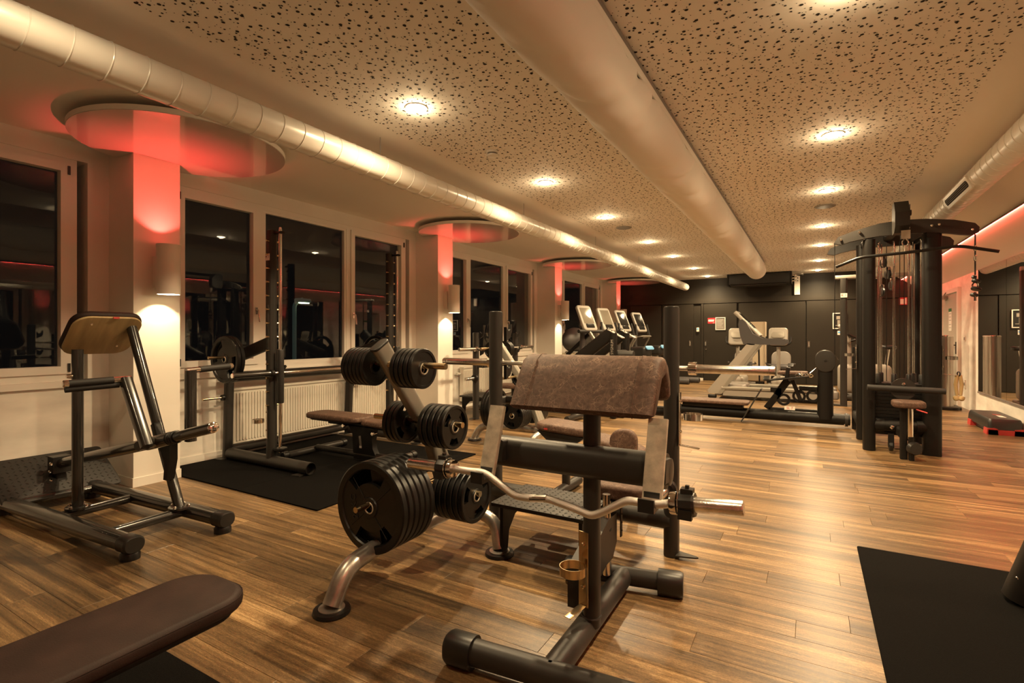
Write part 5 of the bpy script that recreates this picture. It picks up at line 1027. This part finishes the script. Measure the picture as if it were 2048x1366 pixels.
def elliptical(label, X, Y, scr, blue=True):
    t = T('cross_trainer', label, 'cross trainer', (X, Y, 0), 'cardio machines along the windows'); p = lambda x, y, z: V((X + x, Y + y, z))
    stair(t, X, Y, 1.56, scr)
    B().pad(p(-.25, 0, .10), (1, 0, 0), (0, 1, 0), .75, .36, .14, .62, .10).go('drive_housing', 'light_plastic', t)
    B().pad(p(.30, 0, .10), (1, 0, 0), (0, 1, 0), 1.3, .10, .04, .10, .02).go('base_beam', 'silver_paint', t); B().beam(p(.9, -.3, .05), p(.9, .3, .05), .08, .08, .03).go('rear_foot', 'grey_plastic', t); B().beam(p(-.55, -.3, .05), p(-.55, .3, .05), .08, .08, .03).go('front_foot', 'grey_plastic', t)
    for s_ in (-1, 1):
        B().tube(bend([p(-.02, s_*.27, .55), p(.02, s_*.27, 1.02), p(.16, s_*.26, 1.20), p(.10, s_*.22, 1.50)], .10), .018, 10).go('swing_arm', 'silver_paint', t)
        B().tube([p(.155, s_*.255, 1.26), p(.10, s_*.22, 1.52)], .022, 10).go('grip', 'grip_foam', t)
        B().beam(p(-.02, s_*.27, .55), p(.75, s_*.24, .26), .05, .05, .015).go('pedal_link', 'silver_paint', t); B().pad(p(.45, s_*.23, .36), (1, 0, -.35), (0, 1, 0), .40, .16, .05, .05, .015).go('pedal', 'black_plastic', t)
    B().tube(bend([p(.02, -.20, 1.20), p(.26, -.20, 1.24), p(.26, .20, 1.24), p(.02, .20, 1.20)], .07), .016, 10).go('fixed_handle', 'silver_paint', t)
    if blue:
        w = B().pad(p(.52, 0, .80), (1, 0, 0), (0, 1, 0), .42, .30, .10, .22, .05).go('rear_drive', 'black_plastic', t); B().pad(p(.72, 0, .985), (.6, 0, -.8), (0, 1, 0), .10, .26, .04, .03, .01).go('blue_band', 'blue_trim', w)
        for s_ in (-1, 1): B().tube([p(.45, s_*.12, .82), p(.62, s_*.2, .08)], .022, 12).go('stand_leg', 'silver_paint', t); B().tube([p(.62, s_*.2, .04), p(.30, s_*.2, .04)], .02, 10).go('stand_foot', 'silver_paint', t)
CT = ['grey stair climber with screen, nearest of the cardio row', 'grey cross trainer, second of the cardio row', 'grey cross trainer with blue bands, third of the cardio row', 'grey cross trainer with blue bands, last of the cardio row']
elliptical(CT[1], -3.62, 9.98, 'screen_grey', False); elliptical(CT[2], -3.62, 11.05, 'screen_black'); elliptical(CT[3], -3.62, 12.30, 'screen_black')
for o in list(bpy.data.objects):
    if o.parent is None and o.name.startswith('cross_trainer'): o.rotation_euler = (0, 0, -.33)
t = T('stair_climber', CT[0], 'stair climber', (-3.62, 8.95, 0), 'cardio machines along the windows'); p = lambda x, y, z: V((-3.62 + x, 8.95 + y, z))
stair(t, -3.62, 8.95, 1.56, 'screen_grey')
B().tube([p(.12, -.32, 1.33), p(.12, .32, 1.33)], .032, 16).go('cross_handle', 'grip_foam', t); B().beam(p(.12, -.03, 1.32), p(.55, -.03, .80), .05, .06, .02).go('front_strut', 'silver_paint', t); B().beam(p(.10, .05, 1.32), p(-.50, .05, .88), .06, .07, .02).go('rear_strut', 'black_powder', t)
B().prism([(-.62, .86), (-.10, .86), (.12, .60), (.02, .42), (-.25, .05), (-.40, .05)], p(0, 0, 0), (1, 0, 0), (0, 0, 1), .38).go('side_shell', 'light_plastic', t); B().pad(p(.25, 0, .02), (1, 0, 0), (0, 1, 0), .95, .60, .08, .16, .05).go('base', 'mid_plastic', t)
for k in range(3): B().beam(p(.05 + k*.24, 0, .52 - k*.16), p(.27 + k*.24, 0, .50 - k*.16), .42, .03, .01).go('step', 'black_rubber', t)
t.rotation_euler = (0, 0, -.33)
t = T('exercise_ball', 'grey purple exercise ball by the window behind the third pillar', 'ball', (-4.72, 11.0, 0)); 
b = B(); b.lathe([((.29*math.sin(PI*k/16)) + .001, .29*(1 - math.cos(PI*k/16))) for k in range(17)], (-4.72, 11.0, .86), (0, 0, 1), 28); b.go('ball_skin', 'mid_plastic', t)
b = B(); b.lathe([(.20, 0), (.22, .02), (.20, .04)], (-4.72, 11.0, .85), (0, 0, 1), 24); b.go('seat_ring', 'grey_plastic', t); B().b2(-5.0, -4.44, 10.72, 11.28, 0, .85).go('stand_box', 'cream_panel', t)
# plate loaded leg machine with twin diagonal beams
t = T('leg_press', 'black plate loaded leg machine with two diagonal beams behind the curl bench', 'exercise machine', (-2.9, 7.9, 0)); p = lambda x, y, z: V((-2.66 + x*1.06, 7.61 + y, z))
for y in (0, .62):
    B().beam(p(-.72, y, .70), p(.02, y, 1.30), .11, .19, .03).go('diagonal_beam', 'black_powder', t); B().beam(p(-.95, y, .30), p(-.70, y, .72), .11, .18, .03).go('lower_beam', 'black_powder', t)
    ep = B().beam(p(-.03, y, 1.345), p(.19, y, 1.215), .13, .014, .004).go('end_plate', 'light_plastic', t)
    bb = B(); [bolt(bb, p(.02 + k*.055, y - .02, 1.325 - k*.03), (.5, 0, .86), .012, .012) for k in range(3)]; bb.go('bolts', 'black_plastic', ep)
    B().beam(p(.08, y - .125, .02), p(.08, y - .125, 1.29), .105, .12, .045, up=(0, 1, 0), n=5).go('post', 'black_powder', t); B().beam(p(-1.0, y, .05), p(.2, y, .05), .09, .09, .03).go('base_rail', 'black_powder', t)
B().tube([p(.08, 0, .98), p(.08, .62, .98)], .05, 18).go('cross_tube', 'charcoal', t); B().tube([p(.08, 0, .96), p(.34, .0, .96)], .062, 20).go('stub_tube', 'charcoal', t)
B().tube([p(-.1, .05, 1.27), p(-.72, .05, .74)], .012, 10).go('guide_rod', 'chrome', t); B().beam(p(-.95, .0, .06), p(-.95, .0, .36), .1, .1, .03).go('front_post', 'black_powder', t); B().beam(p(-.95, .62, .06), p(-.95, .62, .36), .1, .1, .03).go('front_post', 'black_powder', t); B().pad(p(-.55, .31, .40), (1, 0, .9), (0, 1, 0), .55, .40, .08, .06, .02).go('back_pad', 'dark_leather', t)
sk = B().box(p(.08, -.188, .925), (.105, .004, .055)).go('sticker', 'paper', t); text_b('DF 6', .045, p(.08, -.1905, .925), (1, 0, 0), (0, 0, 1), .0005).go('sticker_text', 'red_plastic', sk)
text_b('SYGNUM', .055, p(.08, -.1865, 1.08), (0, 0, 1), (-1, 0, 0), .0006).go('lettering', 'light_plastic', t)
# white bike behind the cable station
t = T('upright_bike', 'white and grey upright bike half hidden behind the cable station', 'exercise bike', (1.0, 12.4, 0)); p = lambda x, y, z: V((.98 + x, 12.5 + y, z))
B().pad(p(-.36, 0, 1.30), (0, -1, 0), (-.5, 0, 1), .34, .42, .06, .06, .02).go('console', 'light_plastic', t); B().beam(p(-.3, 0, .3), p(-.33, 0, 1.2), .10, .12, .04, up=(1, 0, 0)).go('mast', 'light_plastic', t); B().pad(p(-.05, 0, .08), (1, 0, 0), (0, 1, 0), .9, .26, .1, .6, .1).go('housing', 'light_plastic', t); B().pad(p(.35, 0, .98), (1, 0, 0), (0, 1, 0), .26, .22, .08, .08, .03).go('saddle', 'black_plastic', t); B().tube([p(.30, 0, .6), p(.35, 0, 1.0)], .03, 12).go('saddle_post', 'chrome', t)
B().tube(bend([p(-.33, -.25, 1.28), p(-.15, -.25, 1.18), p(-.30, 0, 1.12), p(-.15, .25, 1.18), p(-.33, .25, 1.28)], .1), .018, 10).go('handlebar', 'black_rubber', t)
for x in (-.4, .35): B().tube([p(x, -.28, .045), p(x, .28, .045)], .04, 14).go('foot', 'grey_plastic', t)

# ------------------------------------------------------------------ right side objects
t = T('steel_bin', 'tall stainless steel cylinder bin beside the grey door', 'bin', (2.0, 11.3, 0)); B().lathe([(.112, .045), (.112, 1.23), (.116, 1.235), (.116, 1.25), (.10, 1.255)], (1.985, 11.3, 0), (0, 0, 1), 40).go('body', 'stainless', t); B().lathe([(.116, 1.236), (.118, 1.245), (.116, 1.252)], (1.985, 11.3, 0), (0, 0, 1), 40).go('top_rim', 'chrome', t); B().box((1.99, 11.25, 1.256), (.06, .06, .006)).go('flap', 'red_plastic', t)
B().lathe([(.20, 0), (.205, .02), (.20, .05), (.115, .055)], (1.985, 11.3, 0), (0, 0, 1), 32).go('base', 'black_rubber', t); B().pad((2.07, 11.42, .0), (1, 0, 0), (0, 1, 0), .26, .42, .05, .045, .01).go('base_pad', 'black_rubber', t)
t = T('step_platform', 'black step platform with red risers on the floor by the mirror', 'step platform', (2.118, 9.17, 0))
b = B(); o0 = rrect(.30, .92, .03, 5)
cx, cy = 2.118, 9.17
rings = [[(cx + x*1.0, cy + y*1.0, .065) for x, y in rrect(.34, 1.00, .04, 5)], [(cx + x, cy + y, .15) for x, y in rrect(.33, .98, .04, 5)], [(cx + x, cy + y, .188) for x, y in rrect(.31, .95, .04, 5)], [(cx + x, cy + y, .196) for x, y in rrect(.295, .93, .035, 5)]]
b.loops(rings); b.go('top', 'black_plastic', t)
for y in (8.74, 9.52):
    for x in (-.13, .13): B().prism([(-.055, 0), (.055, 0), (.05, .075), (.02, .085), (-.05, .075)], (cx + x, y, 0), (1, 0, 0), (0, 0, 1), .16).go('riser', 'red_plastic', t)
B().b2(cx - .17, cx + .17, 8.66, 8.70, 0, .062).go('riser_bar', 'red_plastic', t); B().b2(cx - .12, cx + .12, 8.8, 9.46, .005, .065).go('underside', 'mid_plastic', t)
B().prism([(-.03, -.13), (.03, -.16), (.03, .02), (-.03, .05)], (cx + .03, 9.05, .1972), (1, 0, 0), (0, 1, 0), .001).go('logo_print', 'paper', t); B().prism([(-.03, 0), (.04, -.03), (.04, .02), (-.03, .05)], (cx + .02, 9.16, .1972), (1, 0, 0), (0, 1, 0), .001).go('logo_accent', 'red_plastic', t)
# leaning leg of the station that starts at the right edge
t = T('leaning_frame', 'thick black leaning frame leg on the mat at the right edge', 'exercise machine', (.95, 3.28, 0))
B().beam((.865, 3.26, .012), (1.47, 3.22, 2.0), .17, .15, .06, up=(0, 1, 0), n=6).go('front_leg', 'black_powder', t)
B().beam((1.95, 2.95, .012), (1.52, 3.18, 2.0), .12, .12, .05, up=(0, 1, 0), n=6).go('rear_leg', 'black_powder', t)
B().beam((1.50, 3.2, 1.98), (1.62, 2.1, 1.98), .12, .12, .04).go('top_beam', 'black_powder', t)
B().beam((1.62, 2.15, .012), (1.62, 2.15, 1.95), .12, .12, .05, up=(0, 1, 0)).go('side_leg', 'black_powder', t)
bb = B(); bolt(bb, (.83, 3.22, .13), (-1, -.6, 0), .012, .012); bb.go('bolts', 'chrome', t)
bpy.context.view_layer.update()
